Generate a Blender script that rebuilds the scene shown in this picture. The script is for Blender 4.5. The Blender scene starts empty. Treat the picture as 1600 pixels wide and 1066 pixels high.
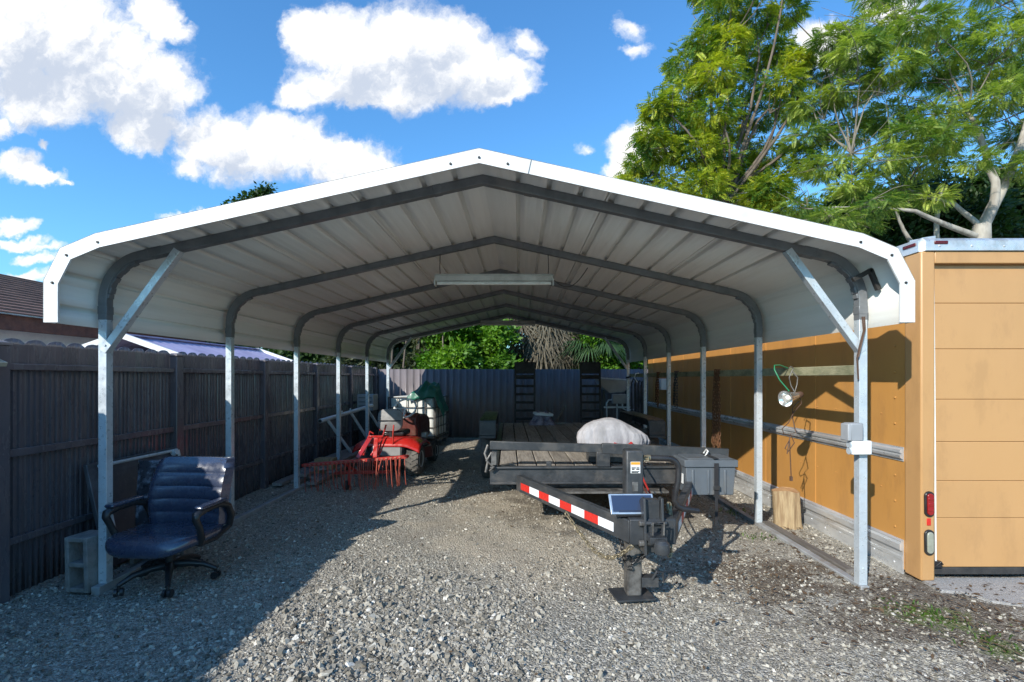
import bpy, bmesh, math, random
import numpy as np
from mathutils import Vector, Matrix, Euler
R = math.radians
PI = math.pi
random.seed(11)
rng = np.random.default_rng(11)
SC = bpy.context.scene
COL = SC.collection
CAMZ = 1.51
FPX = 765.0

# ------------------------------------------------------------------ helpers
MW = {}

def link(o):
    COL.objects.link(o)
    return o

def tag(o, label=None, cat=None, group=None, kind=None):
    if label: o['label'] = label
    if cat: o['category'] = cat
    if group: o['group'] = group
    if kind: o['kind'] = kind
    return o

def thing(name, label, cat, loc=(0, 0, 0), rz=0.0, group=None):
    o = bpy.data.objects.new(name, None)
    o.empty_display_size = 0.2
    link(o)
    o.location = loc
    o.rotation_euler = (0, 0, rz)
    MW[o.name] = Matrix.Translation(Vector(loc)) @ Matrix.Rotation(rz, 4, 'Z')
    return tag(o, label, cat, group)

def at(px, py, Y):
    """world point for a place measured on the plan photo at depth Y (metres)"""
    return Vector(((px - 812) * Y / FPX, Y, CAMZ + (591 - py) * Y / FPX))

class MB:
    def __init__(s):
        s.v = []; s.f = []
    def raw(s, vs, fs):
        n = len(s.v)
        s.v += [tuple(v) for v in vs]
        s.f += [tuple(i + n for i in f) for f in fs]
        return s
    def box(s, c, d, rot=None, taper=1.0):
        vs = []
        for z in (-1, 1):
            t = taper if z > 0 else 1.0
            for x, y in ((-1, -1), (1, -1), (1, 1), (-1, 1)):
                v = Vector((x * d[0] / 2 * t, y * d[1] / 2 * t, z * d[2] / 2))
                if rot is not None:
                    v = (rot if isinstance(rot, Matrix) else Euler(rot).to_matrix()) @ v
                vs.append(v + Vector(c))
        return s.raw(vs, [(3, 2, 1, 0), (4, 5, 6, 7), (0, 1, 5, 4), (1, 2, 6, 5), (2, 3, 7, 6), (3, 0, 4, 7)])
    def bx(s, x0, x1, y0, y1, z0, z1):
        return s.box(((x0 + x1) / 2, (y0 + y1) / 2, (z0 + z1) / 2), (x1 - x0, y1 - y0, z1 - z0))
    def beam(s, p, q, w, h, up=(0, 0, 1)):
        p, q = Vector(p), Vector(q)
        t = (q - p).normalized()
        a = t.cross(Vector(up)).normalized()
        b = a.cross(t).normalized()
        vs = []
        for e in (p, q):
            for i, j in ((-1, -1), (1, -1), (1, 1), (-1, 1)):
                vs.append(e + a * (i * w / 2) + b * (j * h / 2))
        return s.raw(vs, [(0, 1, 2, 3), (7, 6, 5, 4), (0, 4, 5, 1), (1, 5, 6, 2), (2, 6, 7, 3), (3, 7, 4, 0)])
    def sweep(s, pts, prof, up=(0, 1, 0), closed=False, caps=True, scales=None):
        """sweep closed 2D profile along pts; profile (a along up-ish axis, b along normal)"""
        pts = [Vector(p) for p in pts]
        n = len(pts); m = len(prof)
        vs = []
        for i in range(n):
            if closed:
                t0 = (pts[i] - pts[i - 1]).normalized(); t1 = (pts[(i + 1) % n] - pts[i]).normalized()
            else:
                t0 = (pts[i] - pts[max(0, i - 1)]); t1 = (pts[min(n - 1, i + 1)] - pts[i])
                if i == 0: t0 = t1
                if i == n - 1: t1 = t0
                t0 = t0.normalized(); t1 = t1.normalized()
            t = (t0 + t1).normalized()
            u = Vector(up)
            u = (u - t * u.dot(t)).normalized()
            nn = t.cross(u).normalized()
            k = 1 / max(0.4, t.dot(t1))
            sc = scales[i] if scales else 1.0
            for a, b in prof:
                vs.append(pts[i] + u * (a * sc) + nn * (b * k * sc))
        fs = []
        for i in range(n if closed else n - 1):
            j = (i + 1) % n
            for a in range(m):
                b = (a + 1) % m
                fs.append((i * m + a, i * m + b, j * m + b, j * m + a))
        if caps and not closed:
            fs.append(tuple(range(m - 1, -1, -1)))
            fs.append(tuple((n - 1) * m + a for a in range(m)))
        return s.raw(vs, fs)
    def tube(s, pts, r, n=8, closed=False, caps=True):
        pts = [Vector(p) for p in pts]
        m = len(pts)
        rs = r if isinstance(r, (list, tuple)) else [r] * m
        t = (pts[1] - pts[0]).normalized()
        u = Vector((0, 0, 1)) if abs(t.z) < 0.9 else Vector((1, 0, 0))
        u = (u - t * u.dot(t)).normalized()
        vs = []
        for i in range(m):
            if closed:
                t = (pts[(i + 1) % m] - pts[i - 1]).normalized()
            else:
                t = (pts[min(m - 1, i + 1)] - pts[max(0, i - 1)]).normalized()
            u = (u - t * u.dot(t))
            if u.length < 1e-5: u = t.orthogonal()
            u = u.normalized()
            w = t.cross(u)
            for k in range(n):
                a = 2 * PI * k / n
                vs.append(pts[i] + (u * math.cos(a) + w * math.sin(a)) * rs[i])
        fs = []
        for i in range(m if closed else m - 1):
            j = (i + 1) % m
            for k in range(n):
                l = (k + 1) % n
                fs.append((i * n + k, i * n + l, j * n + l, j * n + k))
        if caps and not closed:
            fs.append(tuple(range(n - 1, -1, -1)))
            fs.append(tuple((m - 1) * n + k for k in range(n)))
        return s.raw(vs, fs)
    def cyl(s, p, q, r1, r2=None, n=16):
        return s.tube([p, q], [r1, r1 if r2 is None else r2], n)
    def lathe(s, prof, mat=None, n=20):
        """prof: (r, z) list; closed ends if r==0 not needed"""
        mat = mat or Matrix()
        vs = []
        for r, z in prof:
            for k in range(n):
                a = 2 * PI * k / n
                vs.append(mat @ Vector((r * math.cos(a), r * math.sin(a), z)))
        fs = []
        for i in range(len(prof) - 1):
            for k in range(n):
                l = (k + 1) % n
                fs.append((i * n + k, i * n + l, (i + 1) * n + l, (i + 1) * n + k))
        fs.append(tuple(range(n - 1, -1, -1)))
        fs.append(tuple((len(prof) - 1) * n + k for k in range(n)))
        return s.raw(vs, fs)
    def prism(s, poly, a0, a1, axis='y'):
        """extrude 2D polygon (x,z for axis y; y,z for axis x; x,y for axis z)"""
        def mk(p, a):
            return {'y': (p[0], a, p[1]), 'x': (a, p[0], p[1]), 'z': (p[0], p[1], a)}[axis]
        n = len(poly)
        vs = [mk(p, a0) for p in poly] + [mk(p, a1) for p in poly]
        fs = [tuple(range(n)), tuple(range(2 * n - 1, n - 1, -1))]
        for i in range(n):
            j = (i + 1) % n
            fs.append((i, i + n, j + n, j))
        return s.raw(vs, fs)
    def grid(s, nu, nv, fn, closed_u=False):
        n = len(s.v)
        for j in range(nv):
            for i in range(nu):
                s.v.append(tuple(fn(i / (nu if closed_u else nu - 1), j / (nv - 1))))
        for j in range(nv - 1):
            for i in range(nu if closed_u else nu - 1):
                k = (i + 1) % nu
                s.f.append((n + j * nu + i, n + j * nu + k, n + (j + 1) * nu + k, n + (j + 1) * nu + i))
        return s
    def shift(s, x, y, z):
        s.v = [(a + x, b + y, c + z) for a, b, c in s.v]; return s
    def wide(s, kx, ky, dz):
        s.v = [(a * kx, b * ky, c + dz) for a, b, c in s.v]; return s
    def build(s, name, mat, parent=None, world=True, bevel=0.0, smooth=32, solid=0.0, subsurf=0, normals=True, seg=2):
        me = bpy.data.meshes.new(name)
        me.from_pydata(s.v, [], s.f)
        if normals:
            bm = bmesh.new(); bm.from_mesh(me)
            bmesh.ops.recalc_face_normals(bm, faces=bm.faces)
            bm.to_mesh(me); bm.free()
        if parent is not None and world:
            M = MW.get(parent.name)
            if M is not None:
                me.transform(M.inverted())
        if smooth:
            me.shade_smooth()
            if smooth < 180: me.set_sharp_from_angle(angle=R(smooth))
        me.materials.append(mat)
        o = link(bpy.data.objects.new(name, me))
        if parent is not None:
            o.parent = parent
            if parent.name in MW: MW[o.name] = MW[parent.name].copy()
        if solid:
            m = o.modifiers.new('Solidify', 'SOLIDIFY'); m.thickness = abs(solid); m.offset = -1 if solid > 0 else 0
        if bevel:
            m = o.modifiers.new('Bevel', 'BEVEL'); m.width = bevel; m.segments = seg; m.limit_method = 'ANGLE'; m.angle_limit = R(40)
        if subsurf:
            m = o.modifiers.new('Subsurf', 'SUBSURF'); m.levels = subsurf; m.render_levels = subsurf
        return o

def np_mesh(name, V, F, mat, parent=None, smooth=False):
    me = bpy.data.meshes.new(name)
    V = np.ascontiguousarray(V, dtype=np.float32); F = np.ascontiguousarray(F, dtype=np.int32)
    k = F.shape[1]
    me.vertices.add(len(V)); me.vertices.foreach_set('co', V.ravel())
    me.loops.add(F.size); me.loops.foreach_set('vertex_index', F.ravel())
    me.polygons.add(len(F)); me.polygons.foreach_set('loop_start', np.arange(0, F.size, k, dtype=np.int32))
    me.update(calc_edges=True)
    if parent is not None and parent.name in MW:
        me.transform(MW[parent.name].inverted())
    if smooth: me.shade_smooth()
    else: me.shade_flat()
    me.materials.append(mat)
    o = link(bpy.data.objects.new(name, me))
    if parent is not None: o.parent = parent
    return o

def copy_tree(o, parent=None):
    c = o.copy(); link(c)
    if parent is not None:
        c.parent = parent
    for ch in [x for x in o.children]:
        copy_tree(ch, c)
    return c

# ------------------------------------------------------------------ materials
class NT:
    def __init__(s, tree):
        s.t = tree; s.n = tree.nodes; s.l = tree.links
    def node(s, typ, **kw):
        nd = s.n.new(typ)
        ins = kw.pop('ins', {})
        for k, v in kw.items(): setattr(nd, k, v)
        for k, v in ins.items(): s.put(nd, k, v)
        return nd
    def put(s, nd, k, v):
        sock = nd.inputs[k]
        if isinstance(v, bpy.types.NodeSocket): s.l.new(v, sock)
        elif isinstance(v, bpy.types.Node): s.l.new(v.outputs[0], sock)
        else:
            if sock.type == 'RGBA' and len(v) == 3: v = (*v, 1)
            sock.default_value = v
    def math(s, op, a, b=None, c=None, clamp=False):
        nd = s.n.new('ShaderNodeMath'); nd.operation = op; nd.use_clamp = clamp
        for i, v in enumerate((a, b, c)):
            if v is not None: s.put(nd, i, v)
        return nd.outputs[0]
    def vmath(s, op, a, b=None, scale=None):
        nd = s.n.new('ShaderNodeVectorMath'); nd.operation = op
        s.put(nd, 0, a)
        if b is not None: s.put(nd, 1, b)
        if scale is not None: s.put(nd, 'Scale', scale)
        return nd.outputs['Value'] if op in ('LENGTH', 'DOT_PRODUCT', 'DISTANCE') else nd.outputs[0]
    def mix(s, f, a, b, typ='MIX'):
        nd = s.n.new('ShaderNodeMix'); nd.data_type = 'RGBA'; nd.blend_type = typ
        s.put(nd, 0, f); s.put(nd, 6, a); s.put(nd, 7, b)
        return nd.outputs[2]
    def noise(s, vec, scale, detail=4, rough=0.55, dist=0.0, out=0):
        nd = s.n.new('ShaderNodeTexNoise')
        s.put(nd, 'Vector', vec); nd.inputs['Scale'].default_value = scale
        nd.inputs['Detail'].default_value = detail; nd.inputs['Roughness'].default_value = rough
        nd.inputs['Distortion'].default_value = dist
        return nd.outputs[out]
    def smooth(s, x, a, b, lo=0.0, hi=1.0):
        nd = s.n.new('ShaderNodeMapRange'); nd.interpolation_type = 'SMOOTHSTEP'
        s.put(nd, 0, x)
        for i, v in enumerate((a, b, lo, hi)): s.put(nd, i + 1, v)
        return nd.outputs[0]

def newmat(name):
    m = bpy.data.materials.new(name); m.use_nodes = True
    nt = NT(m.node_tree); nt.n.clear()
    out = nt.node('ShaderNodeOutputMaterial')
    p = nt.node('ShaderNodeBsdfPrincipled')
    nt.l.new(p.outputs[0], out.inputs[0])
    return m, nt, p, out

def mat(name, c, rough=0.5, metal=0.0, c2=None, scale=6.0, amt=0.5, bump=0.0, bscale=60.0, stretch=(1, 1, 1),
        dirt=None, dirt_amt=0.0, dscale=3.0, island=0.0, spec=0.5, rvar=0.12, coat=0.0):
    m, nt, p, out = newmat(name)
    tc = nt.node('ShaderNodeTexCoord').outputs['Object']
    mp = nt.node('ShaderNodeMapping', ins={'Vector': tc}); mp.inputs['Scale'].default_value = stretch
    vec = mp.outputs[0]
    c2 = c2 or tuple(x * 0.72 for x in c)
    n1 = nt.noise(vec, scale, 6, 0.62)
    col = nt.mix(nt.math('MULTIPLY', nt.smooth(n1, 0.35, 0.68), amt), c, c2)
    if dirt:
        n2 = nt.noise(vec, dscale, 8, 0.7)
        col = nt.mix(nt.math('MULTIPLY', nt.smooth(n2, 0.5, 0.66), dirt_amt), col, dirt)
    if island:
        g = nt.node('ShaderNodeNewGeometry')
        f = nt.math('MULTIPLY_ADD', g.outputs['Random Per Island'], island, 1 - island / 2)
        col = nt.vmath('SCALE', col, scale=f)
    nt.put(p, 'Base Color', col)
    nt.put(p, 'Roughness', nt.smooth(nt.noise(vec, scale * 2.7, 4), 0.3, 0.7, max(0.03, rough - rvar), min(1, rough + rvar)))
    nt.put(p, 'Metallic', metal)
    nt.put(p, 'Specular IOR Level', spec)
    if coat: nt.put(p, 'Coat Weight', coat); nt.put(p, 'Coat Roughness', 0.1)
    if bump:
        b = nt.node('ShaderNodeBump', ins={'Strength': bump, 'Distance': 0.01, 'Height': nt.noise(vec, bscale, 5, 0.6)})
        nt.put(p, 'Normal', b)
    return m

M = {}
M['roof_paint'] = mat('roof_paint', (.84, .83, .78), .42, c2=(.76, .745, .69), scale=2.2, amt=.6, stretch=(5, .25, 5), bump=.08, bscale=9, dirt=(.42, .40, .35), dirt_amt=.18, dscale=1.2)
M['trim_white'] = mat('trim_white', (.76, .755, .73), .4, c2=(.66, .65, .62), scale=3, amt=.7, dirt=(.42, .39, .33), dirt_amt=.35, dscale=4)
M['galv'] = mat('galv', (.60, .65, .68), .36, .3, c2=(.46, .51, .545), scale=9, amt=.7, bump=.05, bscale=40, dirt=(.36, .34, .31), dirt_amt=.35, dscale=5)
M['galv_dull_shaded'] = mat('galv_dull_shaded', (.20, .21, .22), .42, .2, c2=(.14, .148, .155), scale=7, amt=.8, bump=.06, bscale=30, dirt=(.3, .27, .24), dirt_amt=.3)  # bow steel darker than the posts, roof shade put into its colour
M['rail_dull'] = mat('rail_dull', (.34, .35, .355), .6, .1, c2=(.24, .24, .235), scale=5, amt=.9, dirt=(.22, .19, .155), dirt_amt=.85, dscale=4)
M['screw'] = mat('screw', (.03, .028, .026), .5)
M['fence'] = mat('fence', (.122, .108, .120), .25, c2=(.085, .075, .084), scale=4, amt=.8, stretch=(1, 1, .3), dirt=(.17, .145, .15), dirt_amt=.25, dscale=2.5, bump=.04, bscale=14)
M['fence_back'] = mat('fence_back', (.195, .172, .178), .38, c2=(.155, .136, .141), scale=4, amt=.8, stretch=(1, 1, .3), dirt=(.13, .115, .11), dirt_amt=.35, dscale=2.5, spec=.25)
M['ochre'] = mat('ochre', (.53, .262, .072), .36, c2=(.47, .228, .06), scale=1.3, amt=.9, bump=.35, bscale=2.2, stretch=(1, 1, .3), dirt=(.33, .16, .055), dirt_amt=.4, dscale=4, rvar=.08)
M['ochre_door'] = mat('ochre_door', (.50, .28, .115), .38, c2=(.45, .25, .10), scale=1.1, amt=.9, bump=.30, bscale=2.4, stretch=(1, 1, .4), dirt=(.36, .20, .085), dirt_amt=.35, dscale=5, rvar=.08)
M['alu'] = mat('alu', (.70, .71, .71), .36, .55, c2=(.52, .53, .54), scale=8, amt=.8, bump=.06, bscale=26, stretch=(1, .3, 1), dirt=(.40, .37, .33), dirt_amt=.5, dscale=4)
M['black_steel'] = mat('black_steel', (.030, .033, .036), .42, c2=(.05, .053, .056), scale=7, amt=.9, bump=.06, bscale=55, dirt=(.12, .108, .095), dirt_amt=.45, dscale=5)
M['worn_steel'] = mat('worn_steel', (.20, .19, .175), .45, .4, c2=(.07, .065, .06), scale=14, amt=.9, bump=.12, bscale=60)
M['rubber'] = mat('rubber', (.022, .021, .021), .75, c2=(.05, .046, .042), scale=8, amt=.8, bump=.15, bscale=80)
M['rubber_dusty'] = mat('rubber_dusty', (.03, .029, .028), .8, c2=(.17, .155, .135), scale=4, amt=.95, bump=.2, bscale=80)
M['rim'] = mat('rim', (.55, .54, .51), .4, .2, c2=(.40, .38, .35), scale=8)
M['plank'] = mat('plank', (.33, .295, .25), .85, c2=(.19, .165, .14), scale=7, amt=.9, stretch=(6, .5, 6), bump=.5, bscale=25, dirt=(.12, .10, .085), dirt_amt=.5, dscale=3, island=.45)
M['plank_dark'] = mat('plank_dark', (.17, .15, .13), .85, c2=(.10, .088, .075), scale=7, amt=.9, stretch=(6, .5, 6), bump=.5, bscale=25, island=.6)
M['board'] = mat('board', (.34, .32, .20), .85, c2=(.17, .175, .10), scale=7, amt=.95, stretch=(1, .8, 2), bump=.4, bscale=40, dirt=(.10, .10, .07), dirt_amt=.6, dscale=5)
M['ramp_black'] = mat('ramp_black', (.010, .009, .011), .6, c2=(.018, .017, .018))
M['marker_red'] = mat('marker_red', (.10, .008, .008), .25)
M['tape_red'] = mat('tape_red', (.62, .03, .02), .3, c2=(.5, .03, .02))
M['tape_white'] = mat('tape_white', (.82, .83, .84), .3, c2=(.75, .75, .75))
M['solar'] = mat('solar', (.03, .045, .085), .15, c2=(.04, .06, .11), scale=2, coat=.6)
M['blue_alu'] = mat('blue_alu', (.45, .55, .66), .35, .5)
M['sticker'] = mat('sticker', (.80, .80, .77), .5)
M['sticker_orange'] = mat('sticker_orange', (.75, .35, .03), .5)
M['ink'] = mat('ink', (.02, .02, .02), .6)
M['cover'] = mat('cover', (.40, .385, .395), .92, c2=(.27, .26, .27), scale=5, amt=.9, stretch=(2.5, 2.5, .8), bump=.7, bscale=11, dirt=(.25, .24, .23), dirt_amt=.4, dscale=4)
M['box_plastic'] = mat('box_plastic', (.105, .12, .135), .5, c2=(.08, .09, .10), scale=6, bump=.1, bscale=150, dirt=(.2, .19, .17), dirt_amt=.3)
M['strap'] = mat('strap', (.02, .02, .022), .85, bump=.3, bscale=200)
M['rust'] = mat('rust', (.19, .085, .035), .75, .2, c2=(.09, .045, .025), scale=30, amt=.95, bump=.3, bscale=90)
M['brass_chain'] = mat('brass_chain', (.36, .30, .19), .45, .5, c2=(.16, .13, .09), scale=30, amt=.9)
M['dark_chain'] = mat('dark_chain', (.05, .05, .05), .45, .6)
M['log_side'] = mat('log_side', (.44, .33, .19), .85, c2=(.24, .155, .08), scale=8, amt=.9, stretch=(5, 5, .5), bump=.5, bscale=20, dirt=(.17, .11, .06), dirt_amt=.5)
M['log_end'] = mat('log_end', (.42, .25, .12), .85, c2=(.30, .15, .07), scale=14, bump=.4, bscale=60)
M['white_plastic'] = mat('white_plastic', (.74, .74, .72), .45, c2=(.66, .66, .63), scale=7)
M['grey_plastic'] = mat('grey_plastic', (.30, .31, .32), .5)
M['tube_white'] = mat('tube_white', (.82, .80, .74), .3)
M['fixture'] = mat('fixture', (.60, .59, .55), .5, dirt=(.3, .28, .25), dirt_amt=.4)
M['cord_brown'] = mat('cord_brown', (.10, .055, .035), .6)
M['cord_green'] = mat('cord_green', (.02, .22, .10), .5)
M['lamp_alu'] = mat('lamp_alu', (.78, .78, .76), .22, .85, c2=(.66, .66, .66))
M['leather'] = mat('leather', (.030, .040, .072), .28, c2=(.040, .050, .085), scale=8, amt=.7, bump=.10, bscale=160, spec=.8, coat=.7, dirt=(.10, .095, .09), dirt_amt=.35, dscale=3, rvar=.1)  # black leather tinted navy, putting the blue shade into its colour
M['sheen_leather'] = mat('sheen_leather', (.035, .034, .042), .35, c2=(.05, .05, .06), dirt=(.34, .36, .42), dirt_amt=.85, dscale=7)  # dark leather; the pale blue patches are painted highlights
M['table_dark'] = mat('table_dark', (.06, .062, .07), .5, c2=(.04, .04, .045), dirt=(.2, .2, .22), dirt_amt=.4)
M['black_plastic'] = mat('black_plastic', (.022, .021, .022), .38, bump=.05, bscale=200, dirt=(.07, .065, .06), dirt_amt=.3)
M['concrete'] = mat('concrete', (.25, .235, .22), .92, c2=(.17, .158, .147), scale=12, amt=.9, bump=.6, bscale=70, dirt=(.12, .11, .10), dirt_amt=.5, dscale=6)
M['red_paint'] = mat('red_paint', (.46, .018, .014), .30, c2=(.36, .016, .012), scale=5, amt=.6, coat=.4, dirt=(.22, .07, .05), dirt_amt=.25)
M['red_dull'] = mat('red_dull', (.50, .03, .022), .5, c2=(.33, .03, .02), scale=14, amt=.9, dirt=(.15, .07, .05), dirt_amt=.4, dscale=9)
M['maroon'] = mat('maroon', (.13, .035, .028), .4, c2=(.09, .028, .022), dirt=(.2, .14, .11), dirt_amt=.4)
M['tine'] = mat('tine', (.56, .10, .06), .5, .2, c2=(.36, .13, .09), scale=20, amt=.9)
M['seat_grey'] = mat('seat_grey', (.27, .265, .26), .7, c2=(.19, .185, .18), scale=9, bump=.2, bscale=120, dirt=(.12, .11, .10), dirt_amt=.4)
M['tote_white'] = mat('tote_white', (.70, .71, .68), .45, c2=(.60, .61, .57), scale=2.5, amt=.7, dirt=(.45, .44, .38), dirt_amt=.3)
M['tarp'] = mat('tarp', (.012, .15, .10), .42, c2=(.008, .11, .075), scale=6, amt=.8, bump=.15, bscale=60)
M['pipe_pale'] = mat('pipe_pale', (.68, .73, .76), .5, .0, c2=(.58, .62, .66), dirt=(.3, .28, .25), dirt_amt=.4)
M['table_top'] = mat('table_top', (.42, .43, .45), .5, c2=(.30, .31, .33), scale=6, dirt=(.18, .17, .17), dirt_amt=.7, dscale=4)
M['stucco'] = mat('stucco', (.72, .70, .67), .9, bump=.3, bscale=60)
M['fascia'] = mat('fascia', (.17, .065, .04), .7, c2=(.10, .04, .028), scale=9, amt=.9, bump=.3, bscale=30)
M['roof_tile'] = mat('roof_tile', (.30, .155, .11), .85, c2=(.19, .10, .075), scale=4, amt=.9, bump=.3, bscale=30)
M['lavender'] = mat('lavender', (.42, .38, .55), .45, c2=(.30, .27, .42), scale=1.8, amt=.9, dirt=(.24, .21, .33), dirt_amt=.7, dscale=2.0)  # the dark mottling paints leaf shadows onto the sheet
M['red_lens'] = mat('red_lens', (.30, .012, .012), .15, c2=(.2, .01, .01), coat=.5)
M['clear_lens'] = mat('clear_lens', (.32, .33, .26), .15, c2=(.2, .2, .16), scale=20, coat=.5)
M['asphalt'] = mat('asphalt', (.40, .39, .375), .95, c2=(.24, .235, .225), scale=60, amt=.9, bump=.9, bscale=110)
M['bark_pale'] = mat('bark_pale', (.42, .385, .33), .9, c2=(.24, .21, .175), scale=5, amt=.9, stretch=(1, 1, .4), bump=.6, bscale=18)
M['bark_grey'] = mat('bark_grey', (.22, .19, .15), .9, c2=(.13, .11, .085), scale=5, amt=.9, bump=.5, bscale=18)
M['bark'] = mat('bark', (.16, .125, .095), .9, c2=(.09, .07, .055), scale=5, amt=.9, stretch=(1, 1, .4), bump=.6, bscale=18)
M['sheet_grey'] = mat('sheet_grey', (.36, .37, .38), .5, c2=(.26, .27, .28))
M['lumber'] = mat('lumber', (.30, .27, .25), .85, c2=(.17, .15, .14), scale=7, amt=.9, stretch=(6, .5, 6), bump=.4, bscale=25, island=.7)
M['cloth_mix'] = mat('cloth_mix', (.30, .27, .32), .9, c2=(.08, .075, .12), scale=10, amt=1)

def leaf_mat(name, cols, trans=.38, rough=.55):
    m, nt, p, out = newmat(name)
    g = nt.node('ShaderNodeNewGeometry')
    cr = nt.node('ShaderNodeValToRGB', ins={'Fac': g.outputs['Random Per Island']})
    e = cr.color_ramp.elements
    while len(e) > 1: e.remove(e[0])
    e[0].position = 0; e[0].color = (*cols[0], 1)
    for i, c in enumerate(cols[1:], 1):
        x = e.new(i / (len(cols) - 1)); x.color = (*c, 1)
    tc = nt.node('ShaderNodeTexCoord').outputs['Object']
    n = nt.noise(tc, .9, 3)
    col = nt.mix(nt.smooth(n, .38, .62), nt.mix(.6, cr.outputs[0], (*cols[0], 1)), nt.mix(.45, cr.outputs[0], (*cols[-1], 1)))  # noise clumps vary leaf colour and put interior shadow into the dark ones
    nt.put(p, 'Base Color', col); nt.put(p, 'Roughness', rough)
    tr = nt.node('ShaderNodeBsdfTranslucent')
    nt.put(tr, 'Color', nt.vmath('MULTIPLY', col, (1.25, 1.35, .6)))
    mx = nt.node('ShaderNodeMixShader', ins={0: trans, 1: p.outputs[0], 2: tr.outputs[0]})
    nt.l.new(mx.outputs[0], out.inputs[0])
    return m

M['leaf_gold'] = leaf_mat('leaf_gold', [(.04, .12, .022), (.11, .27, .035), (.27, .43, .03), (.62, .55, .035)])
M['leaf_feather'] = leaf_mat('leaf_feather', [(.05, .13, .035), (.17, .32, .05), (.33, .47, .065), (.55, .57, .12)])
M['leaf_lime'] = leaf_mat('leaf_lime', [(.05, .15, .012), (.10, .25, .015), (.18, .33, .02)])
M['leaf_dark'] = leaf_mat('leaf_dark', [(.02, .05, .010), (.035, .075, .014), (.05, .10, .02)])
M['leaf_grey'] = leaf_mat('leaf_grey', [(.05, .07, .035), (.08, .105, .045), (.11, .13, .06)])
M['palm_green'] = leaf_mat('palm_green', [(.03, .075, .03), (.05, .11, .04), (.08, .14, .06)])
M['palm_dead'] = leaf_mat('palm_dead', [(.10, .085, .055), (.17, .145, .10), (.24, .21, .15), (.07, .06, .04)], .15, .8)
M['grass'] = leaf_mat('grass', [(.06, .14, .02), (.10, .20, .03), (.16, .20, .05)])

# ------------------------------------------------------------------ camera, sun, sky
cam = bpy.data.cameras.new('camera'); co = link(bpy.data.objects.new('camera', cam))
co.location = (0, 0, CAMZ); co.rotation_euler = (R(90), 0, 0)
cam.sensor_width = 36; cam.lens = FPX / 1600 * 36
cam.shift_x = -12 / 1600; cam.shift_y = 58 / 1600
cam.clip_start = .05; cam.clip_end = 3000
SC.camera = co

SUN_D = Vector((1, 1.32, -.90)).normalized()
ELEV = math.asin(-SUN_D.z)
sl = bpy.data.lights.new('sun', 'SUN'); so = link(bpy.data.objects.new('sun', sl))
so.rotation_euler = SUN_D.to_track_quat('-Z', 'Y').to_euler()
so.location = (-20, -25, 20)
sl.energy = 4.4; sl.angle = R(.53); sl.color = (1, .95, .86)

SC.view_settings.view_transform = 'Standard'
SC.view_settings.look = 'None'
SC.view_settings.exposure = .42
SC.view_settings.gamma = 1

SKY_TINT = (.56, 1.06, 1.46)
SKY_STR = .128
w = bpy.data.worlds.new('World'); SC.world = w; w.use_nodes = True
nt = NT(w.node_tree); nt.n.clear()
sky = nt.node('ShaderNodeTexSky', sky_type='NISHITA')
sky.sun_disc = False; sky.sun_elevation = ELEV
sky.sun_rotation = math.atan2(-SUN_D.x, -SUN_D.y) % (2 * PI)
sky.air_density = 1.3; sky.dust_density = .3; sky.ozone_density = 2.6; sky.altitude = 0
dirv = nt.node('ShaderNodeTexCoord').outputs['Generated']
sx = nt.node('ShaderNodeSeparateXYZ', ins={0: dirv})
yy = nt.math('MAXIMUM', sx.outputs[1], .05)
uu = nt.math('DIVIDE', sx.outputs[0], yy); vv = nt.math('DIVIDE', sx.outputs[2], yy)
uv = nt.node('ShaderNodeCombineXYZ', ins={0: uu, 1: vv}).outputs[0]
# where the cumulus clouds stand in the sky: (azimuth tangent, height tangent, half sizes)
CL = []
def cl(px, py, rx, ry, s=1.0):
    CL.append(((px - 812) / FPX, (591 - py) / FPX, rx / FPX, ry / FPX, s))
for c in ((40, 55, 190, 95), (150, 110, 130, 85), (230, 135, 90, 70), (225, 195, 75, 42), (60, 150, 110, 60), (0, 200, 26, 26, .7),
          (235, 25, 55, 48, .9), (275, 48, 30, 25, .6),
          (540, 75, 80, 58), (640, 55, 80, 62), (690, 95, 120, 75), (590, 130, 150, 48), (480, 60, 48, 48), (470, 148, 45, 26, .8), (770, 138, 75, 38), (800, 105, 40, 25, .6), (822, 75, 26, 22, .45),
          (340, 215, 90, 58), (420, 232, 130, 58), (520, 250, 105, 46), (590, 255, 42, 34, .9), (300, 255, 40, 22, .7),
          (28, 262, 42, 30), (72, 272, 34, 20), (102, 283, 14, 9, .6), (68, 224, 14, 9, .5),
          (18, 353, 36, 18), (30, 385, 44, 14, .8), (60, 412, 52, 13, .8), (40, 442, 60, 12, .7), (75, 395, 36, 8, .4),
          (1000, 228, 48, 42), (975, 255, 36, 22, .8), (985, 45, 22, 18, .32), (990, 75, 22, 10, .3), (918, 235, 16, 12, .35),
          (1290, 70, 65, 45, .9), (1400, 20, 60, 40, .7), (1310, 95, 40, 20, .6),
          (285, 332, 46, 12, .7), (1290, 360, 90, 40, .7), (1430, 330, 60, 40, .6), (1180, 330, 40, 40, .5)):
    cl(*c)
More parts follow.
